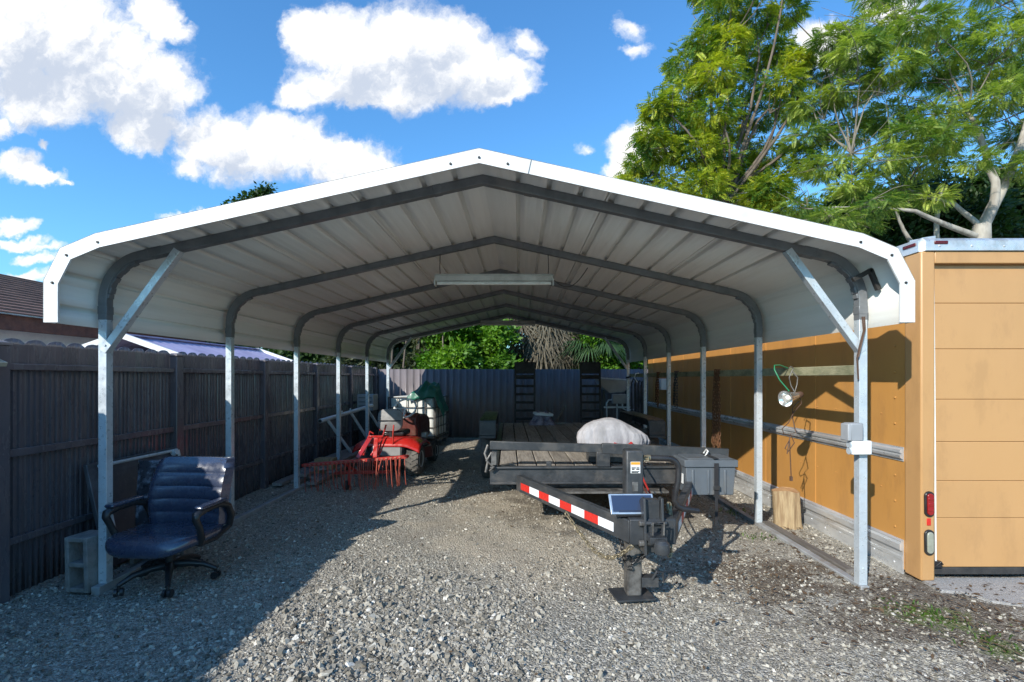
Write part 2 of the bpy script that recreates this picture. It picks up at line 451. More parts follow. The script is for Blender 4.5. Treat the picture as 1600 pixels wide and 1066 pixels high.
def cloud_group(name, blobs, soft):
    grp = bpy.data.node_groups.new(name, 'ShaderNodeTree')
    grp.interface.new_socket('Vector', in_out='INPUT', socket_type='NodeSocketVector')
    grp.interface.new_socket('Field', in_out='OUTPUT', socket_type='NodeSocketFloat')
    g = NT(grp)
    gi = g.node('NodeGroupInput'); go = g.node('NodeGroupOutput')
    acc = None
    for (u0, v0, a, b, s_) in blobs:
        d = g.vmath('MULTIPLY_ADD', gi.outputs[0], (1 / a, 1 / b, 0))
        d.node.inputs[2].default_value = (-u0 / a, -v0 / b, 0)
        e = g.math('MULTIPLY_ADD', g.vmath('LENGTH', d), -s_, s_)
        acc = e if acc is None else (g.math('SMOOTH_MAX', acc, e, .12) if soft else g.math('MAXIMUM', acc, e))
    g.l.new(acc, go.inputs[0])
    return grp
grp = cloud_group('cloud_field', CL, True)
grp_big = cloud_group('cloud_bulk', [c for c in CL if c[2] * c[3] > .0065 and c[1] > .35], True)
nz = nt.noise(uv, 7, 4, .6, out=1)
warp = nt.vmath('SCALE', nt.vmath('SUBTRACT', nz, (.5, .5, .5)), scale=.085)
nz2 = nt.noise(uv, 26, 4, .62, out=1)
warp2 = nt.vmath('SCALE', nt.vmath('SUBTRACT', nz2, (.5, .5, .5)), scale=.046)
wv = nt.vmath('ADD', nt.vmath('ADD', uv, warp), warp2)
def field(vec, gr):
    n = nt.node('ShaderNodeGroup'); n.node_tree = gr
    nt.put(n, 0, vec); return n.outputs[0]
f0 = field(wv, grp)
fup = field(nt.vmath('ADD', uv, (-.03, .085, 0)), grp_big)
fbm = nt.noise(wv, 11, 8, .62)
fbm_up = nt.noise(nt.vmath('ADD', wv, (-.014, .02, 0)), 11, 5, .60)
dens = nt.math('ADD', f0, nt.math('MULTIPLY', nt.math('SUBTRACT', fbm, .5), 1.15))
alpha = nt.smooth(dens, -.10, .40)
relief = nt.math('MULTIPLY', nt.math('SUBTRACT', fbm, fbm_up), 3.2)
lit = nt.math('ADD', nt.math('MULTIPLY_ADD', fup, -1.25, 1.0), relief)
lit = nt.smooth(lit, -.12, 1.12)
ccol = nt.mix(lit, (3.7, 4.15, 4.95), (6.7, 6.7, 6.7))
alpha = nt.math('MULTIPLY', alpha, nt.smooth(sx.outputs[2], -.02, .06), clamp=True)
skyc = nt.mix(1.0, sky.outputs[0], SKY_TINT, 'MULTIPLY')
bg = nt.node('ShaderNodeBackground', ins={'Color': skyc, 'Strength': SKY_STR})
bg2 = nt.node('ShaderNodeBackground', ins={'Color': nt.mix(alpha, skyc, ccol), 'Strength': SKY_STR})
# clouds only stand in the northern sky ahead; elsewhere the sky is clear
reg = nt.math('MULTIPLY', nt.math('GREATER_THAN', sx.outputs[1], .25), nt.math('MULTIPLY', nt.math('GREATER_THAN', vv, .02), nt.math('MULTIPLY', nt.math('LESS_THAN', vv, .98), nt.math('LESS_THAN', nt.math('ABSOLUTE', uu), 1.5))))
mxw = nt.node('ShaderNodeMixShader', ins={0: reg, 1: bg.outputs[0], 2: bg2.outputs[0]})
wo = nt.node('ShaderNodeOutputWorld'); nt.l.new(mxw.outputs[0], wo.inputs[0])

# ------------------------------------------------------------------ ground
def gheight(x, y):
    return (.010 * np.sin(x * 1.7 + y * .9) + .008 * np.sin(x * 3.9 - y * 2.3 + 1) + .005 * np.sin(x * 8.1 + y * 6.7) - .016)
def axis(lo, hi, step, far, growth=1.35):
    a = list(np.arange(lo, hi + 1e-6, step)); s = step
    while a[-1] < far: s *= growth; a.append(a[-1] + s)
    s = step
    while a[0] > -far: s *= growth; a.insert(0, a[0] - s)
    return np.array(a)
gx = axis(-4.2, 6, .06, 900); gy = axis(.5, 12.6, .07, 900)
X, Y = np.meshgrid(gx, gy)
Z = gheight(X, Y) * np.clip(1.5 - np.hypot(X, Y - 5) / 40, 0, 1)
V = np.stack([X.ravel(), Y.ravel(), Z.ravel()], 1)
nx, ny = len(gx), len(gy)
I = np.arange(nx * ny).reshape(ny, nx)
F = np.stack([I[:-1, :-1].ravel(), I[:-1, 1:].ravel(), I[1:, 1:].ravel(), I[1:, :-1].ravel()], 1)

m, nt, p, out = newmat('gravel_ground')
tc = nt.node('ShaderNodeTexCoord').outputs['Object']
v1 = nt.node('ShaderNodeTexVoronoi', ins={'Vector': tc, 'Scale': 62.0})
v2 = nt.node('ShaderNodeTexVoronoi', ins={'Vector': tc, 'Scale': 140.0})
def ramp(x, cols):
    cr = nt.node('ShaderNodeValToRGB', ins={'Fac': x}); e = cr.color_ramp.elements
    e[0].position = cols[0][0]; e[0].color = (*cols[0][1], 1); e[1].position = cols[-1][0]; e[1].color = (*cols[-1][1], 1)
    for a, c in cols[1:-1]:
        k = e.new(a); k.color = (*c, 1)
    return cr.outputs[0]
def sepr(c):
    return nt.node('ShaderNodeSeparateColor', ins={0: c}).outputs[0]
stone = [(0, (.16, .145, .118)), (.35, (.32, .294, .243)), (.7, (.46, .427, .357)), (.92, (.60, .56, .48)), (1, (.80, .76, .67))]
c1 = ramp(sepr(v1.outputs['Color']), stone); c2 = ramp(sepr(v2.outputs['Color']), stone)
big = nt.noise(tc, .8, 5, .6); mid = nt.noise(tc, 5, 6, .65)
col = nt.mix(nt.smooth(mid, .42, .6), c1, c2)
col = nt.mix(nt.math('MULTIPLY', nt.smooth(big, .45, .62), .55), col, (.36, .315, .25))
# finer tan fill along the middle of the drive
sp0 = nt.node('ShaderNodeSeparateXYZ', ins={0: tc})
tn = nt.math('SUBTRACT', 1.0, nt.math('ABSOLUTE', nt.math('DIVIDE', nt.math('SUBTRACT', sp0.outputs[0], .1), 1.5)))
tn = nt.math('MULTIPLY', nt.smooth(sp0.outputs[1], 3.0, 4.4), nt.math('ADD', tn, nt.math('MULTIPLY', nt.math('SUBTRACT', nt.noise(tc, 2.2, 6, .65), .5), 2.2)))
col = nt.mix(nt.math('MULTIPLY', nt.smooth(tn, .15, .75), .65), col, nt.mix(nt.smooth(nt.noise(tc, 45, 4, .7), .35, .65), (.45, .38, .28), (.68, .59, .46)))
# dark soil between the stones
col = nt.mix(nt.math('MULTIPLY', nt.smooth(nt.noise(tc, 24, 5, .7), .48, .62), .35), col, (.13, .115, .10))
# brown mulch and moss beside the carport post and the box trailer
sp = nt.node('ShaderNodeSeparateXYZ', ins={0: tc})
def blob(x, y, rx, ry):
    dx = nt.math('DIVIDE', nt.math('SUBTRACT', sp.outputs[0], x), rx); dy = nt.math('DIVIDE', nt.math('SUBTRACT', sp.outputs[1], y), ry)
    return nt.math('SUBTRACT', 1.0, nt.math('SQRT', nt.math('ADD', nt.math('MULTIPLY', dx, dx), nt.math('MULTIPLY', dy, dy))))
mul = nt.math('MAXIMUM', blob(2.65, 3.15, 1.2, .95), nt.math('MAXIMUM', blob(1.9, 3.7, .8, .8), blob(3.2, 2.3, 1.3, .8)))
mul = nt.math('ADD', mul, nt.math('MULTIPLY', nt.math('SUBTRACT', nt.noise(tc, 3.2, 7, .68), .5), 2.6))
col = nt.mix(nt.math('MULTIPLY', nt.smooth(mul, .20, .65), .7), col, nt.mix(nt.smooth(nt.noise(tc, 70, 4, .7), .4, .62), (.055, .036, .024), (.17, .125, .085)))
moss = nt.math('ADD', nt.math('MAXIMUM', blob(2.62, 3.1, .5, .35), blob(2.75, 2.75, .35, .25)), nt.math('MULTIPLY', nt.math('SUBTRACT', nt.noise(tc, 9, 7, .7), .5), 2.4))
col = nt.mix(nt.math('MULTIPLY', nt.smooth(moss, .35, .8), .8), col, nt.mix(nt.smooth(nt.noise(tc, 60, 3), .4, .6), (.10, .15, .03), (.20, .21, .10)))
# darker brown patch with noisy edges under the flatbed
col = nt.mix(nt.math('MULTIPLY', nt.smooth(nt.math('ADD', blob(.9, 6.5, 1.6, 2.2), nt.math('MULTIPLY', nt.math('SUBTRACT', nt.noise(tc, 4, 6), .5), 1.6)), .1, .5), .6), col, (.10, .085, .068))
nt.put(p, 'Base Color', col); nt.put(p, 'Roughness', .95); nt.put(p, 'Specular IOR Level', .25)
h = nt.math('ADD', nt.math('MULTIPLY', v1.outputs['Distance'], -1.0), nt.math('MULTIPLY', v2.outputs['Distance'], -.5))
h = nt.math('ADD', h, nt.math('MULTIPLY', mid, 1.0))
nt.put(p, 'Normal', nt.node('ShaderNodeBump', ins={'Strength': 1.0, 'Distance': .016, 'Height': h}))
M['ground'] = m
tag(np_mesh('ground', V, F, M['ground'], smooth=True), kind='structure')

# loose crushed stone scattered over the yard
def stones(name, n, size_lo, size_hi, ymax, matl, power=1.6, area=None):
    yv = 1.45 + (ymax - 1.45) * rng.random(n) ** power
    xv = (rng.random(n) * 2.2 - 1.12) * (yv * 1.06 + .3)
    if area is not None:
        xv = rng.normal(area[0], area[2], n); yv = rng.normal(area[1], area[3], n)
    ok = (xv > -3.5) & (xv < 6.5) & ~((xv > 2.98) & (yv > 3.62)) 
    pk = np.sin(xv * 2.1 + yv * 1.3) + np.sin(xv * 5.3 - yv * 3.1) * .7 + rng.normal(0, .9, n)
    tan_ = (np.abs(xv - .1 + .5 * np.sin(yv * 1.7)) < 1.0) & (yv > 4.2)
    ok &= ~(tan_ & (rng.random(n) < .55))
    mulch = ((xv - 2.65) / 1.15) ** 2 + ((yv - 3.0) / .95) ** 2 < 1
    ok &= ~(mulch & (rng.random(n) < .5)) & (pk > -1.1)
    asp = (xv > 3.1) & (yv > 2.7 + 0.0 * xv) & (yv < 3.7)
    ok &= ~(asp & (rng.random(n) < .85))
    xv, yv = xv[ok], yv[ok]; n = len(xv)
    s = size_lo * (size_hi / size_lo) ** (rng.random(n) ** 2.6)
    cube = np.array([[-1, -1, -1], [1, -1, -1], [1, 1, -1], [-1, 1, -1], [-1, -1, 1], [1, -1, 1], [1, 1, 1], [-1, 1, 1]], float) * .5
    L = cube[None] * (1 + rng.normal(0, .28, (n, 8, 3)))
    L[:, 4:, :2] *= (.45 + .4 * rng.random((n, 1, 1)))
    L *= (s[:, None] * np.stack([.8 + .7 * rng.random(n), .7 + .5 * rng.random(n), .45 + .4 * rng.random(n)], 1))[:, None, :]
    q = rng.normal(0, 1, (n, 4)); q[:, 1:3] *= .35; q /= np.linalg.norm(q, axis=1)[:, None]
    a, b, c, d = q.T
    Rm = np.stack([np.stack([1 - 2 * (c * c + d * d), 2 * (b * c - a * d), 2 * (b * d + a * c)], 1),
                   np.stack([2 * (b * c + a * d), 1 - 2 * (b * b + d * d), 2 * (c * d - a * b)], 1),
                   np.stack([2 * (b * d - a * c), 2 * (c * d + a * b), 1 - 2 * (b * b + c * c)], 1)], 1)
    W = np.einsum('nij,nkj->nki', Rm, L) + np.stack([xv, yv, gheight(xv, yv) + s * .12], 1)[:, None, :]
    fq = np.array([[3, 2, 1, 0], [4, 5, 6, 7], [0, 1, 5, 4], [1, 2, 6, 5], [2, 3, 7, 6], [3, 0, 4, 7]])
    FF = (np.arange(n)[:, None, None] * 8 + fq[None]).reshape(-1, 4)
    return np_mesh(name, W.reshape(-1, 3), FF, matl)
m, nt, p, out = newmat('crushed_stone')
gN = nt.node('ShaderNodeNewGeometry')
tc = nt.node('ShaderNodeTexCoord').outputs['Object']
c = ramp(gN.outputs['Random Per Island'], [(0, (.06, .054, .043)), (.3, (.20, .183, .15)), (.65, (.37, .342, .284)), (.95, (.51, .475, .40)), (1, (.78, .745, .67))])
c = nt.mix(nt.math('MULTIPLY', nt.smooth(nt.noise(tc, 90, 3), .4, .62), .45), c, (.30, .268, .215))
nt.put(p, 'Base Color', c); nt.put(p, 'Roughness', .92); nt.put(p, 'Specular IOR Level', .25)
M['stone'] = m
tag(stones('gravel', 210000, .0048, .023, 12.2, M['stone']), 'loose grey crushed stone gravel covering the yard under and before the carport', 'gravel', kind='stuff')

tag(stones('coarse_gravel', 5500, .010, .036, 12.2, M['stone'], area=(-.75, 2.75, .5, .5)), 'patch of coarser broken stone in the near left of the sunlit gravel', 'gravel', kind='stuff')
# dry leaves and mulch chips
mb = MB()
for k in range(2600):
    cx_, cy_, sx_, sy_ = random.choice(((2.65, 3.1, .5, .4), (1.9, 3.7, .45, .35), (3.0, 2.4, .6, .4), (2.6, 4.4, .15, .9), (3.25, 3.0, .4, .35), (.5, 6, 1.5, 2)))
    x, y = random.gauss(cx_, sx_), random.gauss(cy_, sy_)
    if y < .8 or (x > 2.93 and y > 3.6): continue
    a = random.uniform(0, 6.28); l = random.uniform(.008, .028); w_ = l * random.uniform(.15, .5)
    d = Vector((math.cos(a), math.sin(a), random.uniform(-.2, .3))) * l; e = Vector((-math.sin(a), math.cos(a), random.uniform(-.3, .3))) * w_
    c = Vector((x, y, .004 + random.uniform(0, .01)))
    mb.raw([c - d, c - e + Vector((0, 0, .003)), c + d, c + e], [(0, 1, 2, 3)])
M['dry_leaf'] = leaf_mat('dry_leaf', [(.06, .035, .02), (.14, .085, .045), (.24, .16, .085), (.10, .06, .035)], .1, .8)
tag(mb.build('leaf_litter', M['dry_leaf'], smooth=0, normals=False), 'scattered brown mulch chips and dry leaves on the gravel by the right front post', 'leaf litter', kind='stuff')

# asphalt pad behind the box trailer
mb = MB()
poly = [(3.02, 3.70)]
for i in range(15):
    t = i / 14
    poly.append((3.03 + .95 * t ** .8 + random.uniform(-.03, .03), 3.5 - 1.05 * t + random.uniform(-.04, .04)))
poly += [(4.4, 2.05), (6.0, 1.2), (9, 1.0), (9, 3.70)]
PADZ = .002
n = len(poly)
mb.raw([(x, y, PADZ) for x, y in poly] + [(x, y, -.08) for x, y in poly], [tuple(range(n))] + [(i, (i + 1) % n, (i + 1) % n + n, i + n) for i in range(n)])
tag(mb.build('asphalt_pad', M['asphalt'], smooth=0), kind='structure')

# weeds
bl = MB()
for k in range(420):
    cx, cy = random.choice([(2.60, 3.12, ), (2.72, 2.8), (2.55, 3.25), (2.46, 5.55), (3.2, 2.9), (3.75, 2.35), (2.3, 4.7)])
    x = random.gauss(cx, .10); y = random.gauss(cy, .07)
    a = random.uniform(0, 2 * PI); l = random.uniform(.012, .045); ww = random.uniform(.003, .007)
    dx, dy = math.cos(a), math.sin(a)
    z0 = -.02
    b0 = Vector((x, y, z0)); mid_ = b0 + Vector((dx * l * .35, dy * l * .35, l * .75)); tip = b0 + Vector((dx * l, dy * l, l * .85))
    sd = Vector((-dy, dx, 0)) * ww
    bl.raw([b0 - sd, b0 + sd, mid_ + sd, mid_ - sd, tip], [(0, 1, 2, 3), (3, 2, 4)])
tag(bl.build('grass_tufts', M['grass'], smooth=0, normals=False), 'small green weeds sprouting in the gravel by the right front post', 'weeds', kind='stuff')
# ------------------------------------------------------------------ carport
XC = -.265
Y0, SP, NB = 3.55, 1.524, 6
YF, YB = 3.21, Y0 + SP * 5 + .30
carport = thing('carport', 'long open metal carport with white ribbed roof on grey square posts', 'carport', (XC, Y0, 0))
half = [(2.815, 1.875), (2.815, 2.14), (2.715, 2.335), (2.50, 2.425), (0, 2.98)]
prof = [(-a, z) for a, z in half] + [(a, z) for a, z in half[-2::-1]]
def offset_poly(pts, d):
    """offset open polyline to its left/outer side"""
    out = []
    n = len(pts)
    for i in range(n):
        p = Vector(pts[i])
        t0 = (p - Vector(pts[i - 1])).normalized() if i else None
        t1 = (Vector(pts[i + 1]) - p).normalized() if i < n - 1 else None
        if t0 is None: t0 = t1
        if t1 is None: t1 = t0
        t = (t0 + t1).normalized(); nn = Vector((-t.y, t.x))
        out.append(p + nn * (d / max(.4, t.dot(t1))))
    return out
# ribbed panel outline: walk the profile, raise a rib every 23 cm
def ribbed(pts):
    res = []
    ln = [(Vector(pts[i + 1]) - Vector(pts[i])).length for i in range(len(pts) - 1)]
    tot = sum(ln); mids = tot / 2
    ribs = sorted([mids + .03 + k * .228 for k in range(-20, 21)])
    marks = []
    acc = 0
    for i, l in enumerate(ln):
        marks.append((acc, 0.0, True)); acc += l
    marks.append((tot, 0.0, True))
    for k, r_ in enumerate(ribs):
        if r_ < .06 or r_ > tot - .06: continue
        if any(abs(r_ - a[0]) < .045 for a in marks if a[2] and a[0] not in (0, tot)): continue
        kk = round((r_ - mids - .03) / .228)
        hgt = .034
        wd = .020 if kk % 4 else .027
        marks += [(r_ - wd, 0, False), (r_ - wd * .86, hgt, False), (r_ + wd * .86, hgt, False), (r_ + wd, 0, False)]
        if kk % 4 == 0:
            marks += [(r_ - wd - .0200, 0, False), (r_ - wd - .0195, .028, False), (r_ - wd - .0115, .028, False), (r_ - wd - .011, 0, False)]
        for q in (-.08, .08, ):
            marks += [(r_ + .114 + q * .45 - .008, 0, False), (r_ + .114 + q * .45, .0012, False), (r_ + .114 + q * .45 + .008, 0, False)]
    marks = [a for a in marks if 0 <= a[0] <= tot]
    marks.sort()
    for s_, h_, _ in marks:
        a = s_; i = 0
        while i < len(ln) - 1 and a > ln[i]: a -= ln[i]; i += 1
        p0, p1 = Vector(pts[i]), Vector(pts[i + 1]); t = (p1 - p0).normalized(); nn = Vector((-t.y, t.x))
        res.append(p0 + t * a + nn * h_)
    return res
rp = ribbed(prof)
mb = MB()
ys = [YF + .004, 5.0, 6.6, 8.1, 9.7, YB]
vs = [(XC + p.x, y, p.y) for y in ys for p in rp]
n = len(rp)
mb.raw(vs, [(j * n + i, j * n + i + 1, (j + 1) * n + i + 1, (j + 1) * n + i) for j in range(len(ys) - 1) for i in range(n - 1)])
mb.build('roof', M['roof_paint'], carport, smooth=20, solid=.0015)
# edge trim front and back
for (ya, yb, yi) in ((YF - .012, YF, YF + .075), (YB, YB + .012, YB - .075)):
    o_ = offset_poly(prof, .030); i_ = offset_poly(prof, -.062)
    mb = MB()
    n = len(o_)
    vs = [(XC + p.x, ya, p.y) for p in o_] + [(XC + p.x, ya, p.y) for p in i_] + [(XC + p.x, yb, p.y) for p in o_] + [(XC + p.x, yb, p.y) for p in i_]
    fs = []
    for i in range(n - 1):
        fs += [(i, i + 1, n + i + 1, n + i), (2 * n + i, 3 * n + i, 3 * n + i + 1, 2 * n + i + 1), (i, 2 * n + i, 2 * n + i + 1, i + 1), (n + i, n + i + 1, 3 * n + i + 1, 3 * n + i)]
    fs += [(0, n, 3 * n, 2 * n), (n - 1, 3 * n - 1, 4 * n - 1, 2 * n - 1)]
    mb.raw(vs, fs)
    o2 = offset_poly(prof, .0335)
    vs = [(XC + p.x, y, p.y) for y in (min(ya, yi), max(yb, yi)) for p in o2]
    vs2 = [(XC + p.x, y, p.y) for y in (min(ya, yi), max(yb, yi)) for p in offset_poly(prof, .0305)]
    mb.raw(vs, [(i, i + 1, n + i + 1, n + i) for i in range(n - 1)])
    tr = mb.build('edge_trim', M['trim_white'], carport, smooth=0)
    if ya < 4:
        sc = MB()
        mp = offset_poly(prof, -.028)
        pts = [Vector((XC + p.x, ya - .004, p.y)) for p in mp[1:-1]]
        a, b, c = mp[3], mp[4], mp[5]
        for q in (.10, ):
            pts += [Vector((XC + b.x + (a.x - b.x) * .075, ya - .004, b.y + (a.y - b.y) * .075)), Vector((XC + b.x + (c.x - b.x) * .075, ya - .004, b.y + (c.y - b.y) * .075))]
        for p in pts:
            s1 = MB(); s1.cyl(p + Vector((0, .006, 0)), p + Vector((0, -.004, 0)), .010, .007, 10)
            s1.build('screw', M['screw'], tr, smooth=40)
        s2 = MB()   # overlap seam of the cap near the apex
        for k, (xx, sg) in enumerate(((XC - .30, 1), (XC + .33, 1))):
            zz = 2.98 - .222 * abs(xx - XC)
            s2 = MB(); s2.box((xx, ya - .0025, zz - .016), (.004, .003, .095), rot=(0, .22 * (1 if xx > XC else -1), 0))
        s2.build('cap_seam', M['galv_dull_shaded'], tr, smooth=0)

# bows
SL = .222; ang = math.atan(SL)
hw = 2.737
zc = lambda x: 2.98 - SL * abs(x) - .036
rad = .33
tl = rad * math.tan((PI / 2 - ang) / 2)
cz = zc(hw) - tl; cx = hw - rad
bow = []
for k in range(13):
    a = (PI / 2 - ang) * k / 12
    bow.append((cx + rad * math.cos(a), cz + rad * math.sin(a)))
bowh = [(hw, 1.93)] + bow
path = [Vector((-x, 0, z)) for x, z in bowh] + [Vector((0, 0, zc(0)))] + [Vector((x, 0, z)) for x, z in reversed(bowh)]
T = .058
sq = lambda t: [(-t / 2, -t / 2), (t / 2, -t / 2), (t / 2, t / 2), (-t / 2, t / 2)]
bm_ = MB(); bm_.sweep(path, sq(.062), up=(0, 1, 0))
# joint sleeves and crimped bends
for sgn in (-1, 1):
    xs = cx + rad * math.cos(PI / 2 - ang) - .07
    bm_.beam((sgn * xs, 0, zc(xs)), (sgn * (xs - .10), 0, zc(xs - .10)), .067, .067, up=(0, 1, 0))
    bm_.beam((sgn * .30, 0, zc(.30)), (sgn * .36, 0, zc(.36)), .067, .067, up=(0, 1, 0))
    bm_.box((sgn * hw, 0, 2.0), (.067, .067, .06))
    for k in range(8):
        a = (PI / 2 - ang) * (k + .7) / 9.2
        rr = rad - .034 - .006 * (k % 2)
        bm_.box((sgn * (cx + rr * math.cos(a)), 0, cz + rr * math.sin(a)), (.018, .050, .036 + .01 * (k % 3)), rot=(0, sgn * (-a), 0))
bow0 = bm_.build('roof_bow', M['galv_dull_shaded'], carport, world=False, smooth=25, bevel=.004)
pm = MB()
pm.sweep([Vector((0, 0, z)) for z in (.02, .5, 1.0, 1.5, 2.02)], sq(T), up=(0, 1, 0))
pm.cyl((0, -.031, .14), (0, -.034, .14), .008, n=8)
pm.cyl((-.0, -.031, 1.90), (0, -.034, 1.90), .008, n=8)
post0 = pm.build('post', M['galv'], carport, world=False, smooth=25, bevel=.005)
br = MB()
br.beam((-2.737, 0, 1.70), (-2.20, 0, 2.437), .052, .055, up=(0, 1, 0))
br.cyl((-2.715, -.028, 1.745), (-2.715, -.034, 1.745), .009, n=8)
br.cyl((-2.235, -.028, 2.385), (-2.235, -.034, 2.385), .009, n=8)
brace0 = br.build('corner_brace', M['galv'], carport, world=False, smooth=25, bevel=.004)
first = True
for i in range(NB):
    y = SP * i
    b = bow0 if i == 0 else bow0.copy()
    if i: link(b); b.parent = carport
    b.location = (0, y, 0)
    for sg in (-1, 1):
        p = post0 if first else post0.copy()
        if not first: link(p); p.parent = carport
        first = False
        p.location = (sg * hw, y, 0)
        if sg > 0: p.rotation_euler = (0, 0, 0)
    if i in (0, NB - 1):
        for sg in (-1, 1):
            c = brace0 if (i == 0 and sg < 0) else brace0.copy()
            if c is not brace0: link(c); c.parent = carport
            c.location = (0, y - .004, 0)
            if sg > 0: c.scale = (-1, 1, 1)
rl = MB(); rl.beam((-hw, -.09, .002), (-hw, SP * 5 + .1, .002), .06, .062)
rl.build('base_rail', M['rail_dull'], carport, world=False, bevel=.005, smooth=25)
rl = MB(); rl.beam((hw, -.05, -.008), (hw, SP * 5 + .1, -.008), .06, .062)
rl.build('base_rail', M['rail_dull'], carport, world=False, bevel=.005, smooth=25)

# old timber along the right base rail
tb = MB(); tb.beam((XC + hw + .085, 3.78, .006), (XC + hw + .07, 5.05, .010), .075, .06)
tag(tb.build('timber', M['plank_dark'], bevel=.006), 'weathered brown timber lying along the right base rail of the carport', 'timber')

# strip lights under the roof
def strip_light(name_y, label, z, L, x, cord):
    t = thing('strip_light', label, 'strip light', (x, name_y, z), 0, 'fluorescent lights under the carport roof')
    b = MB(); b.prism([(-.055, .045), (-.03, .0), (.03, .0), (.055, .045), (.04, .07), (-.04, .07)], -L / 2, L / 2, 'x')
    b.build('housing', M['fixture'], t, world=False, bevel=.003)
    b = MB(); b.cyl((-L / 2 + .02, -.012, -.022), (L / 2 - .02, -.012, -.022), .019, n=14)
    b.build('lamp_tube', M['tube_white'], t, world=False)
    for s in (-1, 1):
        b = MB(); b.bx(s * (L / 2) - .008, s * (L / 2) + .008, -.05, .04, -.05, .02)
        b.build('end_cap', M['fixture'], t, world=False, bevel=.003)
        zt = zc(x + s * (L / 2 - .05) - XC) - z - .03
        b = MB(); b.tube([(s * (L / 2 - .05), 0, .07), (s * (L / 2 - .045), .005, zt * .5), (s * (L / 2 - .05), 0, zt)], .004, 6)
        b.build('hanger', M['screw'], t, world=False)
    if cord:
        b = MB(); pts = []
        x0 = L / 2
        for k in range(13):
            q = k / 12
            pts.append((x0 + .36 * q, .0, .02 + .12 * q ** 3 - .10 * math.sin(PI * q) * (1 - .25 * q)))
        b.tube(pts, .0045, 6); b.build('cord', M['screw'], t, world=False)
    return t
strip_light(5.08, 'long single tube strip light hanging under the second roof bow near the front', 2.515, 1.22, -.265, True)
strip_light(11.02, 'far strip light hanging at the back end of the carport roof', 2.735, 1.22, -.265, False)

# ------------------------------------------------------------------ fences
XFN = -3.56
PITCH = 1.74
def left_bay(parent, ya, yb, z0=-.06):
    nP = max(1, round((yb - ya) / .166)); w_ = (yb - ya) / nP
    fr = [0, .03, .13, .155, .215, .24, .40, .425, .485, .51, .67, .695, .755, .78, .97, .985]
    hh = [-.006, 0, 0, .014, .014, 0, 0, .014, .014, 0, 0, .014, .014, 0, 0, -.006]
    arc = [0, .25, .5, .55, .65, .7, .88, .9, .93, .95, .82, .8, .7, .65, .2, .05]
    cols = []
    for k in range(nP):
        for f, h in zip(fr, hh):
            cols.append((ya + (k + f) * w_, h, math.sqrt(max(0, 1 - (2 * f - 1) ** 2))))
    cols.append((yb, -.006, 0))
    mb = MB(); vs = []
    for z, rb in ((z0, 1), (.36, 1), (1.55, 1), (1.585, .12), (1.745, .12)):
        for y, h, a in cols:
            vs.append((XFN - .03 + h * rb, y, z))
    for y, h, a in cols:
        vs.append((XFN - .03 + h * .12, y, 1.748 + .044 * a))
    n = len(cols)
    mb.raw(vs, [(j * n + i, j * n + i + 1, (j + 1) * n + i + 1, (j + 1) * n + i) for j in range(5) for i in range(n - 1)])
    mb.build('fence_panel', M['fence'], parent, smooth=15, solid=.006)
lf = thing('side_fence', 'dark ribbed metal fence with scalloped top along the left side', 'fence', (XFN, 3.33, 0))
yy_ = [3.33 + PITCH * k for k in range(-6, 6)]
for k, y in enumerate(yy_):
    yn = yy_[k + 1] if k + 1 < len(yy_) else 12.40
    left_bay(lf, y + .055, yn - .055)
    for zz, hh_ in ((1.59, .045), (.985, .055), (.37, .05)):
        b = MB(); b.bx(XFN - .012, XFN + .022, y + .05, yn - .05, zz - hh_ / 2, zz + hh_ / 2)
        b.build('rail', M['fence'], lf, bevel=.004)
    b = MB(); b.bx(XFN - .05, XFN + .045, y - .05, y + .05, -.05, 1.735)
    po = b.build('fence_post', M['fence'], lf, bevel=.006)
    b = MB(); b.box((XFN - .002, y, 1.745), (.112, .116, .02)); b.box((XFN - .002, y, 1.762), (.10, .10, .014), taper=.5)
    b.build('post_cap', M['fence_back'], po, bevel=.003)

bf = thing('back_fence', 'dark ribbed metal fence closing the yard behind the carport', 'fence', (-.6, 12.34, 0))
cols = []
x = XFN - .06; k = 0
while x < 3.7:
    for f, h in ((0, 0), (.055, 0), (.068, -.022), (.10, -.022), (.113, 0)):
        cols.append((x + f, h))
    x += .168
for a, bnd in enumerate(np.array_split(np.arange(len(cols)), 4)):
    idx = list(bnd) + ([bnd[-1] + 1] if bnd[-1] + 1 < len(cols) else [])
    mb = MB(); n = len(idx)
    vs = [(cols[i][0], 12.34 + cols[i][1], z) for z in (.01, 1.735) for i in idx]
    mb.raw(vs, [(i, i + 1, n + i + 1, n + i) for i in range(n - 1)])
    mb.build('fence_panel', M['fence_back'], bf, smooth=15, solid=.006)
b = MB(); b.bx(XFN + .02, 2.92, 12.375, 12.41, 1.55, 1.60); b.build('rail', M['fence'], bf)
b = MB(); b.bx(XFN + .02, 2.92, 12.375, 12.41, .40, .45); b.build('rail', M['fence'], bf)

# small solar lamp on the nearest visible fence post
sl_ = thing('solar_lamp', 'small pale solar lamp on the left fence near the photo edge', 'lamp', (XFN + .10, 3.20, 1.6))
b = MB(); b.prism([(0, 1.60), (.09, 1.585), (.10, 1.615), (0, 1.66)], 3.12, 3.27, 'y')
b.v = [(v[0] + XFN + .045 - .0, v[1], v[2]) for v in b.v]
b.build('lamp_body', M['clear_lens'], sl_, bevel=.004)
b = MB(); b.bx(XFN + .02, XFN + .046, 3.14, 3.25, 1.56, 1.65); b.build('bracket', M['black_plastic'], sl_, bevel=.003)

